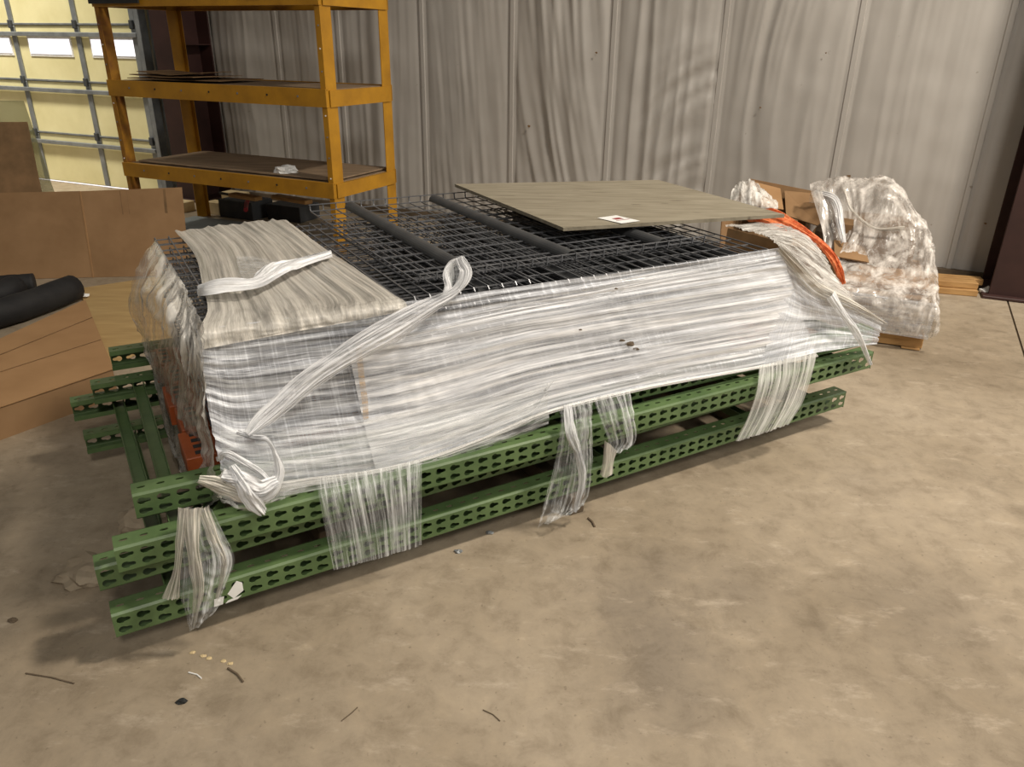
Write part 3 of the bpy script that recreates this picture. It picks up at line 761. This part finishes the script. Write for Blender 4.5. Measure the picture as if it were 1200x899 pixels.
# second layer lower left, more transparent, below the main sheet
low = [[F(256, 500, -.03), F(360, 500, -.04), F(500, 478, -.045), F(640, 448, -.05), F(640, 448, -.05)],
       [F(262, 545, -.05), F(370, 545, -.075), F(500, 520, -.08), F(600, 490, -.075), F(642, 470, -.07)],
       [F(268, 588, -.055), F(360, 576, -.085), F(480, 552, -.085), F(580, 520, -.08), F(642, 496, -.075)]]
patch('loose_lower_sheet', low, 90, 24, film_clear, wr, .012, 26, 'u', 3, .008, 5)
# film round the left end
endg = [[E_(184, 281, .26), E_(206, 318, .25), E_(227, 350, .25), E_(247, 382, .245)],
        [E_(156, 342, .13), E_(188, 372, .16), E_(221, 408, .20), E_(244, 436, .235)],
        [E_(170, 394, .15), E_(193, 440, .18), E_(221, 482, .20), E_(249, 500, .235)],
        [E_(184, 436, .165), E_(199, 500, .175), E_(225, 552, .19), E_(258, 552, .225)],
        [E_(193, 462, .17), E_(212, 540, .175), E_(241, 592, .19), E_(262, 580, .22)]]
patch('end_sheet', endg, 50, 80, film_left, wr, .010, 14, 'v', 4, .014, 4, ridged=True, hf=.4)
# strip over the top of the left stack
zt_ = ztop+.006
top = [[G(205, 272, zt_), G(250, 266, zt_), G(295, 261, zt_), G(335, 257, zt_+.004)],
       [G(228, 298, zt_), G(276, 288, zt_), G(325, 283, zt_), G(368, 282, zt_)],
       [G(237, 333, zt_), G(292, 322, zt_), G(354, 314, zt_), G(408, 311, zt_)],
       [G(244, 366, zt_), G(312, 358, zt_), G(395, 348, zt_), G(460, 346, zt_)],
       [P(.245, .025, ztop+.002), P(.44, .012, ztop+.002), P(.63, .002, ztop+.003), P(.82, -.006, ztop+.004)],
       [P(.243, .005, ztop-.045), P(.44, -.008, ztop-.034), P(.63, -.016, ztop-.026), P(.82, -.022, ztop-.016)]]
patch('top_strip', top, 130, 70, film_top, wr, .007, 19, 'v', 5, .003, 6, ridged=True)
# white ribbon lying loose on the strip
ribbon('loose_ribbon', [G(238, 345, zt_+.01), G(262, 338, zt_+.035), G(300, 336, zt_+.03), G(325, 318, zt_+.035), G(345, 314, zt_+.025), G(388, 303, zt_+.012)], [.05, .11, .06, .10, .055, .012], ZZ, film_rope, wr, .010, 5, .02, 4)
patch('ribbon_flap', [[G(277, 300, zt_+.012), G(300, 301, zt_+.012), G(320, 306, zt_+.02)], [G(279, 313, zt_+.015), G(300, 316, zt_+.02), G(318, 315, zt_+.03)], [G(284, 330, zt_+.02), G(303, 330, zt_+.03), G(315, 322, zt_+.03)]], 16, 16, film_clear, wr, .006, 20, 'u', 8, .008, 9)
# twisted diagonal band with a loop at its upper end
band = [F(538, 303, -.0), F(545, 320, -.03), F(533, 340, -.045), F(505, 358, -.06), F(462, 384, -.06), F(412, 412, -.055), F(368, 440, -.055), F(330, 472, -.06), F(304, 494, -.075), F(288, 508, -.085)]
ribbon('twisted_band', band, [.03, .045, .03, .055, .085, .075, .068, .062, .05, .02], -PV, film_band, wr, .007, 6, .014, 6, 120, 30, 3.0)
ribbon('band_loop', [F(540, 303, .0), F(528, 310, .01), F(522, 322, .0), F(525, 338, -.03), F(520, 352, -.05)], [.02, .026, .024, .026, .03], -PV, film_rope, wr, .005, 4, .008, 7, 40, 12)
patch('loop_film', [[F(522, 316, .0), F(533, 305, .0), F(546, 306, -.01)], [F(520, 328, -.01), F(534, 328, -.03), F(547, 324, -.03)], [F(522, 343, -.03), F(530, 345, -.04), F(538, 340, -.045)]], 14, 16, film_clear, wr, .004, 30, 'v', 9)
# knot with its rope loop at the lower left corner
ribbon('knot_loop', [F(280, 506, -.06), F(296, 511, -.09), F(312, 514, -.11), F(322, 530, -.12), F(327, 552, -.13), F(318, 572, -.14), F(304, 580, -.14), F(292, 590, -.13)], [.014, .016, .014, .014, .03, .05, .055, .04], -PV, film_rope, wr, .006, 4, .010, 8, 70, 16, 2.0)
ribbon('knot_strand', [F(256, 536, -.08), F(266, 531, -.11), F(288, 543, -.12), F(303, 552, -.12), F(316, 566, -.13)], [.016, .022, .020, .018, .02], -PV, film_rope, wr, .005, 4, .008, 9, 40, 14)
ribbon('knot_tail', [F(232, 560, -.14), F(250, 566, -.145), F(272, 574, -.15), F(290, 582, -.15), F(306, 590, -.14)], [.022, .04, .045, .04, .02], -PV, film_beige, wr, .008, 5, .012, 10, 50, 18)
ribbon('knot_fold', [F(262, 556, -.13), F(282, 562, -.15), F(302, 572, -.155), F(322, 562, -.14)], [.03, .055, .06, .03], -PV, film_rope, wr, .010, 4, .016, 91, 50, 20, 1.0)
ribbon('knot_fold', [F(272, 546, -.13), F(284, 566, -.16), F(294, 584, -.165), F(306, 598, -.15)], [.02, .04, .05, .03], -PV, film_rope, wr, .010, 4, .016, 92, 50, 20, 1.0)
patch('bag_corner', [[F(255, 566, -.10), F(290, 572, -.12), F(340, 566, -.10), F(370, 564, -.09)], [F(258, 584, -.12), F(286, 592, -.13), F(330, 580, -.11), F(360, 570, -.09)], [F(272, 590, -.11), F(288, 598, -.12), F(312, 590, -.11), F(340, 576, -.09)]], 36, 16, film_clear, wr, .006, 20, 'u', 12, .008, 9)
# tails hanging over the green frames
patch('hanging_tail', [[F(212, 595, -.13), F(228, 594, -.135), F(246, 595, -.13)], [F(208, 625, -.14), F(232, 625, -.15), F(260, 622, -.14)], [F(210, 655, -.145), F(238, 655, -.16), F(274, 656, -.15)], [F(210, 682, -.150), F(236, 685, -.165), F(262, 690, -.155)], [F(214, 704, -.155), F(232, 712, -.165), F(256, 708, -.16)], [F(222, 732, -.155), F(228, 734, -.16), F(240, 724, -.16)]], 60, 80, film_clear, wr, .012, 26, 'v', 13, .010, 9, ridged=True)
ribbon('tail_strand', [F(226, 594, -.145), F(226, 640, -.17), F(232, 690, -.175), F(225, 733, -.165)], [.05, .035, .03, .008], -PV, film_beige, wr, .010, 4, .012, 61, 70, 20, 1.0)
ribbon('tail_strand', [F(238, 594, -.14), F(250, 630, -.155), F(262, 660, -.16), F(254, 700, -.165)], [.03, .03, .016, .010], -PV, film_beige, wr, .006, 4, .008, 62, 60, 16, 1.5)
ribbon('tail_strand', [F(215, 594, -.14), F(211, 630, -.155), F(207, 668, -.16), F(200, 700, -.16)], [.028, .022, .02, .045], -PV, film_beige, wr, .007, 4, .008, 63, 60, 18)
patch('hanging_sheet', [[F(370, 561, -.09), F(430, 552, -.095), F(494, 538, -.09)], [F(375, 590, -.135), F(434, 580, -.138), F(494, 566, -.132)], [F(383, 630, -.138), F(440, 616, -.14), F(494, 602, -.136)], [F(391, 668, -.138), F(444, 654, -.14), F(494, 639, -.136)]], 120, 30, film_clear, wr, .004, 80, 'v', 15, ridged=True)
patch('hanging_tail', [[F(656, 476, -.09), F(672, 472, -.095), F(692, 468, -.09)], [F(657, 500, -.135), F(676, 500, -.14), F(693, 500, -.132)], [F(648, 545, -.14), F(672, 548, -.145), F(693, 545, -.136)], [F(636, 590, -.14), F(664, 592, -.15), F(688, 580, -.14)], [F(629, 618, -.14), F(650, 606, -.15), F(672, 598, -.14)]], 50, 70, film_clear, wr, .012, 40, 'v', 16, .010, 9, ridged=True)
ribbon('tail_fold', [F(664, 476, -.105), F(668, 505, -.15), F(677, 531, -.155), F(681, 562, -.155), F(672, 598, -.15)], [.03, .045, .03, .03, .012], -PV, film_band, wr, .008, 4, .010, 64, 70, 20, 1.0)
patch('hanging_tail', [[F(694, 466, -.09), F(714, 463, -.095), F(736, 459, -.09)], [F(702, 490, -.13), F(722, 490, -.138), F(742, 488, -.13)], [F(710, 512, -.138), F(728, 516, -.145), F(744, 514, -.136)], [F(712, 530, -.138), F(720, 530, -.145), F(738, 523, -.138)]], 40, 40, film_clear, wr, .010, 50, 'v', 18, .006, 9, ridged=True)
patch('tail_end', [[F(708, 515, -.14), F(714, 520, -.145), F(722, 528, -.14)], [F(706, 540, -.14), F(712, 542, -.145), F(718, 540, -.14)], [F(703, 556, -.14), F(709, 559, -.145), F(718, 554, -.14)]], 12, 24, film_beige, wr, .008, 60, 'v', 19, ridged=True)
film_strip = film('film_strip', .18, .96, 2, 60, (.84, .84, .80), .40, .66, .2, .9)
patch('hanging_band', [[F(889, 430, -.09), F(922, 420, -.115), F(957, 413, -.118)], [F(886, 455, -.135), F(920, 445, -.14), F(953, 432, -.134)], [F(876, 488, -.138), F(908, 478, -.142), F(941, 470, -.136)], [F(861, 518, -.138), F(892, 508, -.142), F(924, 497, -.136)]], 90, 30, film_strip, wr, .006, 70, 'v', 20, ridged=True)
# right end: film fanning from the deck corner down to the end of the frames
fan = [[P(2.365, -.012, ztop), F(930, 315, -.03), F(955, 340, -.05), F(972, 347, -.08), F(1034, 378, -.11)],
       [F(915, 340, -.03), F(940, 355, -.05), F(960, 362, -.07), F(985, 368, -.09), F(1031, 388, -.115)],
       [F(900, 395, -.05), F(932, 390, -.06), F(962, 386, -.08), F(992, 388, -.10), F(1029, 395, -.122)],
       [F(890, 429, -.06), F(925, 421, -.085), F(958, 413, -.11), F(990, 408, -.122), F(1027, 403, -.124)]]
patch('corner_fan', fan, 90, 50, film_front, wr, .008, 40, 'u', 21, .004, 6)
ribbon('gathered_fold', [P(2.365, -.015, ztop+.006), F(932, 313, -.035), F(952, 335, -.06), F(972, 346, -.085), F(1000, 358, -.105), F(1035, 378, -.122)], [.03, .045, .055, .055, .035, .012], -PV, film_beige, wr, .008, 5, .014, 12, 70, 22)
ribbon('gathered_fold', [F(972, 345, -.10), F(988, 370, -.125), F(1004, 392, -.135), F(1019, 426, -.13)], [.05, .035, .035, .02], -PV, film_rope, wr, .006, 5, .01, 13, 50, 18)
slope = [[F(850, 266, .98), F(875, 264, .95), F(897, 263, .95), F(912, 264, .95), F(925, 268, .95)],
         [F(880, 272, .6), F(903, 271, .6), F(926, 272, .6), F(942, 277, .6), F(957, 290, .6)],
         [F(898, 279, .3), F(914, 280, .3), F(934, 285, .3), F(955, 299, .3), F(975, 320, .3)],
         [F(911, 290, .0), F(922, 299, .0), F(938, 314, -.01), F(962, 336, -.03), F(1000, 357, -.08)]]
patch('end_drape', slope, 90, 90, film_drape, wr, .009, 22, 'u', 22, .008, 5, ridged=True, hf=.5)
# a stain and stuck dirt on the film
patch('rust_stain', [[F(416, 402, -.035), F(423, 401, -.035)], [F(420, 440, -.04), F(427, 440, -.04)], [F(424, 470, -.043), F(431, 469, -.043)], [F(426, 492, -.045), F(432, 491, -.045)]], 6, 20, film('film_rust', .05, .75, 9, 45, (.55, .35, .15), .38, .68), wr, .001, 20)
for i, (px, py, r) in enumerate([(738, 405, .016), (745, 410, .010), (729, 400, .008), (680, 387, .005), (722, 339, .005), (718, 422, .005)]):
    world_child(crumple('stuck_dirt', F(px, py, -.046), r, r*.4, r*.6, wood_dark, i, 2), wr)

# ================================================================== CARDBOARD AND LEFTOVERS ON THE LEFT
def panel(name, quads, mat, label, cat, th=.006, parent=None):
    """folded sheet: list of quads (each 4 world points), each with its thickness"""
    c = sum(quads[0], Vector())/4; c.z = min(p.z for q in quads for p in q); mb = MB()
    for q in quads:
        n = (q[1]-q[0]).cross(q[3]-q[0]).normalized()*th
        mb.add([tuple(p-c+d) for d in (Vector(), n) for p in q], [(0, 1, 2, 3), (4, 5, 6, 7), (0, 1, 5, 4), (1, 2, 6, 5), (2, 3, 7, 6), (3, 0, 4, 7)])
    o = mb.build(name, mat); o.location = c
    if label: tag(o, label, cat)
    return o
A0, A1, A2 = Vector((-4.15, 5.22, 0)), Vector((-3.07, 5.38, 0)), Vector((-2.70, 5.47, 0))
T0, T1, T2 = Vector((-4.15, 5.42, .575)), Vector((-3.11, 5.52, .595)), Vector((-2.42, 5.62, .615)); B2 = Vector((-2.42, 5.50, .30))
bigc = panel('large_cardboard', [[A0, A1, T1, T0]], card, 'large creased brown cardboard sheet standing in front of the yellow rack', 'cardboard')
A2 = Vector((-2.40, 5.47, 0)); n_ = Vector((.0, -.02, 0))
world_child(panel('folded_half', [[A1, A2, T2, T1]], card, None, None), bigc)
m_ = MB(); m_.bar(A1+n_*.3, T1+n_*.3, .010, .006, upv=Vector((0, 1, 0))); world_child(m_.build('crease', card2), bigc)
for f0, f1, wd in ((.80, .80, .05), (.38, .37, .03), (.45, .44, .02)):
    p, q = A1.lerp(A2, f0)+n_*.2, T1.lerp(T2, f1)+n_*.2
    m_ = MB(); m_.bar(p.lerp(q, .72), p.lerp(q, .99), wd, .002, upv=Vector((0, 1, 0))); world_child(m_.build('tape_scar', card_dark), bigc)
TA, TB = Vector((-4.7, 6.25, 0)), Vector((-3.87, 6.28, 0))
panel('tall_cardboard', [[TA, TB, Vector((-3.985, 6.52, .965)), Vector((-4.7, 6.50, .955))]], card_dark, 'tall plain brown cardboard sheet leaning at the left edge', 'cardboard')
tint = film('tinted_sheet', .45, .6, 2, 2, (.34, .34, .17), .3, .7, .3, .05)
pq = [hit(px, py, Vector((0, 6.75, 0)), Vector((0, 1, 0))) for px, py in ((-60, 117), (28, 118))]
panel('tinted_sheet', [[Vector((pq[0].x, 6.75, 0)), Vector((pq[1].x+.12, 6.75, 0)), pq[1], pq[0]]], tint, 'greenish see-through plastic sheet behind the tall cardboard', 'plastic sheet', .004)
# low open carton at the left edge, lying on the floor
tq = [G(-60, 497, .15), G(133, 432, .15), G(100, 351, .15), G(-60, 424, .15)]
bc = sum(tq, Vector())/4; bc.z = 0
car = thing('flat_carton', 'flat brown cardboard carton on the floor beside the green frame ends', 'carton', bc)
mb = MB(); th = .005
ins = [p.lerp(Vector((bc.x, bc.y, p.z)), .012) for p in tq]
mb.add([tuple(p-ZZ*(.004)) for p in tq]+[tuple(p) for p in tq], [(0, 1, 2, 3), (4, 5, 6, 7), (0, 1, 5, 4), (1, 2, 6, 5), (2, 3, 7, 6), (3, 0, 4, 7)])
world_child(mb.build('top_flap', card2), car)
mb = MB(); f0, f1, f2, f3 = ins
mb.add([tuple(Vector((p.x, p.y, z))) for z in (0.0, .145) for p in (f0, f1, f2, f3)], [(0, 1, 5, 4), (1, 2, 6, 5), (2, 3, 7, 6), (3, 0, 4, 7), (0, 1, 2, 3)])
world_child(mb.build('body', card), car)
for (a, b) in (((-60, 455), (118, 398)), ((-60, 440), (108, 372))):
    mb = MB(); p, q = G(*a, .152), G(*b, .152); mb.bar(p, q, .006, .002); world_child(mb.build('score_line', card_dark), car)
# pale board on the floor
bq = [G(92, 338, .012), G(186, 324, .012), G(206, 392, .012), G(129, 428, .012)]
panel('tan_board', [[p for p in bq]], tan_ply, 'pale tan board lying flat on the floor behind the frames', 'board', .01)
# black foam tubes
def foam_tube(pts, r, label):
    c = pts[0].copy(); c.z = 0; mb = MB()
    pp = [spl(pts, i/14)-c for i in range(15)]
    mb.tube(pp, [r*(1+.05*noise.noise(Vector((i*.7, r*50, 0)))) for i in range(15)], 16, True)
    o = mb.build('foam_tube', foam, None, True); o.location = c; tag(o, label, 'foam tube', 'black foam tubes on the left')
r1 = .085
foam_tube([G(-90, 385, .09), G(-20, 372, .09), G(35, 356, .09), G(86, 337, .09)], r1, 'long black foam tube, nearest the flat carton')
foam_tube([G(-90, 352, .09), G(-40, 350, .09), G(0, 345, .10), G(18, 336, .11)], .08, 'short black foam tube with rounded end at the far left')
foam_tube([G(-20, 336, .07), G(10, 333, .07), G(27, 332, .07), G(40, 331, .07)], .062, 'thin black foam tube between the two thicker ones')
# scrap on the board
tag(crumple('paper_scrap', G(98, 347, .024), .035, .025, .012, white_pl, 21, 2), 'tiny pale paper scrap beside the long foam tube', 'scrap')

# ------------------------------------------------ under and behind the yellow rack
def onfloor(name, mat, px, py, size, rz, label, cat, z=0, group=None):
    p = G(px, py, z); return boxobj(name, mat, p, size, rz, label, cat, group)
onfloor('wood_block', wood_pale, 256, 250, (.17, .13, .12), WY, 'pale wooden block beside the rear left foot of the yellow rack', 'wood block')
onfloor('wood_block', wood_pale, 213, 247, (.22, .16, .10), WY, 'pale wooden block on the floor left of the rack foot', 'wood block')
onfloor('wood_block', wood_pale, 278, 243, (.26, .14, .16), WY, 'tall pale wooden block behind the dark grey cases', 'wood block')
onfloor('grey_case', slate, 290, 253, (.42, .30, .17), WY, 'dark grey case on the floor under the rack, left one', 'case', group='dark cases under the rack')
onfloor('grey_case', slate, 345, 256, (.40, .30, .15), WY, 'dark grey case on the floor under the rack, right one', 'case', group='dark cases under the rack')
pl = onfloor('steel_plate', blueslab, 262, 268, (1.1, .40, .03), WY, 'blue grey plate lying on the floor in front of the rack', 'plate')
rj = thing('hand_jack', 'red lever with a black bar lying over the grey cases', 'hand jack', G(291, 252, 0), WY)
mb = MB(); mb.tube([G(288, 246, .20), G(289, 238, .20), G(292, 231, .22)], .020, 8); world_child(mb.build('lever', red_pl), rj)
mb = MB(); mb.tube([G(257, 226, .24), G(280, 230, .24), G(304, 234, .23)], .013, 8); world_child(mb.build('bar', black), rj)
for i, (a, b, lab) in enumerate([((272, 228), (303, 233), 'short orange brown timber under the lower yellow beam, left one'), ((322, 230), (362, 237), 'short orange brown timber under the lower yellow beam, right one')]):
    p, q = G(*a, .30), G(*b, .30); mb = MB(); c = (p+q)/2; c.z = .285; mb.bar(p-c, q-c, .09, .035, bev=.004); o = mb.build('timber_offcut', wood); o.location = c; tag(o, lab, 'timber')

# ------------------------------------------------ timber stack by the wall on the right
l0, l1 = G(1060, 341, 0), G(1145, 348, 0); ld = (l1-l0).normalized(); ln = Vector((-ld.y, ld.x, 0)); lup = ZZ
for i, (off, z, ex, lab) in enumerate([(.045, 0, .0, 'front board on the floor, lowest of the lumber stack by the wall'), (.15, 0, .02, 'rear bottom board of the lumber stack by the wall'), (.075, .0455, -.0, 'front upper board of the lumber stack, dark knot at its end'), (.19, .0455, .06, 'topmost rear board of the lumber stack against the wall')]):
    c = l1 + ln*off + ld*(ex-.75) + ZZ*z; m_ = MB(); m_.box((0, 0, .0225), (1.5, .092, .044), bev=.004)
    o = m_.build('lumber_board', wood); o.location = c; o.rotation_euler = (0, 0, math.atan2(ld.y, ld.x)); tag(o, lab, 'lumber', 'lumber boards by the wall')
tag(crumple('debris_scrap', G(1157, 344, 0), .05, .04, .03, white_pl, 31, 2), 'pale crumpled scrap on the floor beside the right column', 'scrap')
mb = MB(); p, q = G(1158, 340, .02), G(1176, 329, .06); mb.tube([Vector(), q-p], .009, 8); o = mb.build('metal_rod', galv); o.location = p; tag(o, 'short grey rod leaning by the foot of the right column', 'rod')

# ================================================================== WRAPPED PALLET LOAD ON THE RIGHT
C0 = Vector((2.373, 4.119, 0)); QY = math.radians(-23); QX = Vector((math.cos(QY), math.sin(QY), 0)); QN = Vector((-QX.y, QX.x, 0))
def Q(a, b, z): return C0 - QX*a + QN*b + ZZ*z
QA = (QX, QN, ZZ)
pal = thing('wooden_pallet', 'wooden pallet under the film wrapped load on the right', 'pallet', Q(.6, .5, 0), QY)
def qbox(nm, mat, a, b, z, size, par, bev=.003):
    m_ = MB(); m_.box(Q(a, b, z), size, QA, bev=bev); o = m_.build(nm, mat); world_child(o, par); return o
for b in (.05, .5, .95): qbox('stringer', wood, .6, b, .045, (1.2, .04, .078), pal)
for a in (.06, .28, .50, .72, .94, 1.14): qbox('deck_board', wood, a, .5, .094, (.10, 1.0, .018), pal)
for a in (.06, .6, 1.14): qbox('bottom_board', wood, a, .5, .0045, (.10, 1.0, .008), pal)
ld_ = thing('wrapped_carton_load', 'crumpled film wrapped cartons on the pallet right of the pile', 'wrapped load', Q(.6, .5, .104), QY)
for i, z in enumerate((.125, .165, .205, .245, .285)):
    qbox('flat_carton', card2 if i % 2 else card, .6, .5, z, (1.15-.02*(i % 2), .97, .036), ld_)
def wallq(nm, pts, mat, th=.006):
    o = panel(nm, [pts], mat, None, None, th); world_child(o, ld_); return o
wallq('carton_back', [Q(1.22, .88, .31), Q(.62, .92, .31), Q(.74, .98, .70), Q(1.19, .94, .76)], card)
wallq('carton_side', [Q(1.22, .10, .31), Q(1.22, .88, .31), Q(1.19, .94, .76), Q(1.24, .12, .62)], card)
wallq('carton_front', [Q(1.2, .06, .31), Q(.50, .04, .31), Q(.58, .02, .50), Q(1.18, .02, .60)], card_dark)
wallq('flap', [Q(1.19, .92, .75), Q(.98, .94, .71), Q(.92, .66, .62), Q(1.12, .62, .64)], card2)
wallq('flap', [Q(.95, .92, .70), Q(.72, .96, .69), Q(.68, .72, .52), Q(.90, .68, .58)], card)
wallq('flap', [Q(1.05, .62, .60), Q(.82, .66, .56), Q(.80, .42, .50), Q(1.02, .40, .56)], card_dark)
wallq('flap', [Q(.56, .24, .44), Q(.36, .30, .41), Q(.40, .46, .47), Q(.58, .42, .50)], card)
for i, (a, b, z, r) in enumerate([(.98, .5, .36, .16), (.75, .55, .36, .15), (.66, .3, .33, .13)]):
    world_child(crumple('packing_paper', Q(a, b, z-.03), r, r*.9, r*.7, card_dark, 40+i, 3), ld_)
qbox('dark_interior_block', wood_dark, .50, .62, .44, (.40, .24, .27), ld_, .05)  # dark block put in for the shaded interior under the film mound
cov = [[Q(a, b, z) for a, b, z in row] for row in [
    [(-.03, -.01, .10), (.0, -.02, .10), (.12, -.02, .10), (.31, -.02, .10), (.55, -.02, .10), (.76, -.02, .10), (1.2, -.02, .10)],
    [(-.03, -.0, .12), (.0, -.025, .29), (.12, -.03, .29), (.31, -.03, .29), (.55, -.03, .29), (.76, -.03, .29), (1.2, -.03, .29)],
    [(-.035, .15, .10), (-.01, .15, .36), (.12, .13, .36), (.31, .13, .35), (.50, .12, .345), (.70, .06, .345), (1.2, .03, .35)],
    [(-.035, .36, .10), (.02, .36, .50), (.12, .36, .49), (.30, .38, .44), (.46, .36, .42), (.60, .20, .40), (.80, .06, .40)],
    [(-.035, .5, .10), (.03, .48, .53), (.14, .50, .64), (.31, .52, .72), (.44, .52, .64), (.52, .46, .50), (.62, .34, .42)],
    [(-.035, .62, .10), (.05, .60, .55), (.17, .62, .69), (.31, .64, .86), (.48, .66, .83), (.62, .66, .79), (.76, .64, .73)],
    [(-.035, .85, .10), (.05, .85, .46), (.17, .86, .58), (.31, .88, .72), (.48, .88, .74), (.62, .88, .74), (.78, .86, .68)],
    [(-.03, 1.0, .10), (.05, 1.0, .12), (.17, 1.0, .12), (.31, 1.0, .12), (.48, 1.0, .12), (.62, 1.0, .12), (.78, 1.0, .12)]]]
patch('film_cover', cov, 120, 160, film_load, ld_, .007, 16, 'v', 41, .026, 2.6, ridged=True, hf=.35)
patch('film_base', [[Q(-.012, -.03, .30), Q(.4, -.035, .31), Q(.8, -.035, .31), Q(1.2, -.03, .30)], [Q(-.015, -.035, .2), Q(.4, -.04, .2), Q(.8, -.04, .2), Q(1.2, -.035, .2)], [Q(-.012, -.03, .085), Q(.4, -.035, .09), Q(.8, -.035, .09), Q(1.2, -.03, .09)]], 90, 30, film_front, ld_, .006, 50, 'u', 42)
def QP(px, py, b): return hit(px, py, C0+QN*b, QN)
patch('film_clump', [[QP(861, 252, .50), QP(872, 254, .46), QP(884, 254, .46), QP(896, 252, .48), QP(908, 248, .52)], [QP(857, 240, .50), QP(870, 240, .44), QP(884, 240, .44), QP(898, 240, .46), QP(909, 242, .52)], [QP(860, 226, .56), QP(871, 224, .52), QP(884, 225, .52), QP(894, 229, .54), QP(904, 234, .58)], [QP(864, 219, .70), QP(872, 214, .70), QP(881, 214, .70), QP(889, 219, .70), QP(896, 226, .70)], [QP(866, 226, .86), QP(872, 221, .86), QP(881, 221, .86), QP(889, 226, .86), QP(896, 232, .86)]], 50, 50, film_load_solid, ld_, .010, 26, 'v', 51, .012, 9, ridged=True)
qbox('inner_carton', card_dark, .36, .66, .46, (.50, .34, .32), ld_, .03)
qbox('inner_carton', card2, .25, .30, .325, (.46, .40, .05), ld_, .01)
ribbon('film_strand', [Q(.74, .66, .74), Q(.62, .56, .72), Q(.56, .44, .60), Q(.52, .36, .50)], [.05, .06, .05, .03], -QN, film_rope, ld_, .008, 5, .012, 52, 50, 18)
ribbon('film_strand', [Q(.58, .56, .80), Q(.50, .46, .68), Q(.36, .42, .60), Q(.20, .40, .62)], [.02, .018, .02, .03], -QN, film_beige, ld_, .005, 4, .008, 53, 50, 12)
# orange netting along the near edge of the load
net = ribbon('orange_netting', [Q(1.06, .16, .64), Q(.97, .04, .68), Q(.84, -.02, .655), Q(.70, -.05, .60), Q(.60, -.06, .53), Q(.53, -.06, .44), Q(.49, -.06, .36)], [.07, .11, .09, .055, .05, .045, .03], (-QN+ZZ).normalized(), netting, None, .020, 9, .008, 54, 120, 40)
tag(net, 'strip of bright orange netting over the edge of the wrapped load', 'netting')

# ================================================================== SMALL DEBRIS
kp = crumple('kraft_paper', G(106, 672, 0), .075, .07, .03, kraft, 61, 3); tag(kp, 'crumpled brown kraft paper under the left frame ends', 'paper')
kp = crumple('kraft_paper', G(172, 617, 0), .08, .05, .05, kraft, 62, 3); tag(kp, 'small crumpled grey brown paper behind the front green columns', 'paper')
def stick(a, b, r, mat, name, label):
    p, q = G(*a, r), G(*b, r); mb = MB(); mid = (q-p)*.5+Vector((.004, .003, 0)); mb.tube([Vector(), mid, q-p], r, 6); o = mb.build(name, mat); o.location = p; tag(o, label, 'debris')
stick((689, 607), (697, 617), .004, wood_dark, 'twig', 'short dark twig on the floor below the hanging film tail')
stick((30, 789), (87, 801), .002, wood_dark, 'wire_bit', 'thin dark wire on the floor at the lower left')
stick((400, 845), (419, 829), .0015, wood_dark, 'wire_bit', 'thin dark scratch of wire on the floor below the pile')
stick((566, 832), (586, 845), .0015, wood_dark, 'wire_bit', 'hair thin wire bit near the bottom centre of the floor')
stick((267, 783), (285, 799), .003, wood_dark, 'splinter', 'dark splinter below the torn white sticker')
stick((221, 788), (236, 795), .002, white_pl, 'splinter', 'pale splinter left of the dark splinter')
for i, (px, py, m_, lab) in enumerate([(574, 625, galv, 'small grey bolt on the floor before the clear hanging sheet'), (537, 647, galv, 'small grey clip on the floor below the bottom green column'), (213, 823, black, 'tiny black crumb on the lower left floor'), (15, 728, wood_dark, 'small brown splinter heap at the far left floor')]):
    tag(crumple('debris_bit', G(px, py, 0), .012, .008, .006, m_, 70+i, 2), lab, 'debris')
for i, (px, py) in enumerate([(226, 765), (245, 772), (262, 775), (238, 769), (270, 778)]):
    tag(crumple('foam_crumb', G(px, py, 0), .007, .005, .002, wood_pale, 80+i, 2), ['pale crumb nearest the hanging tail in the trail', 'pale crumb in the middle of the trail below the sticker', 'fourth pale crumb of the trail from the left', 'second pale crumb of the trail from the left', 'rightmost pale crumb of the trail below the sticker'][i], 'debris', 'pale crumbs on the floor')
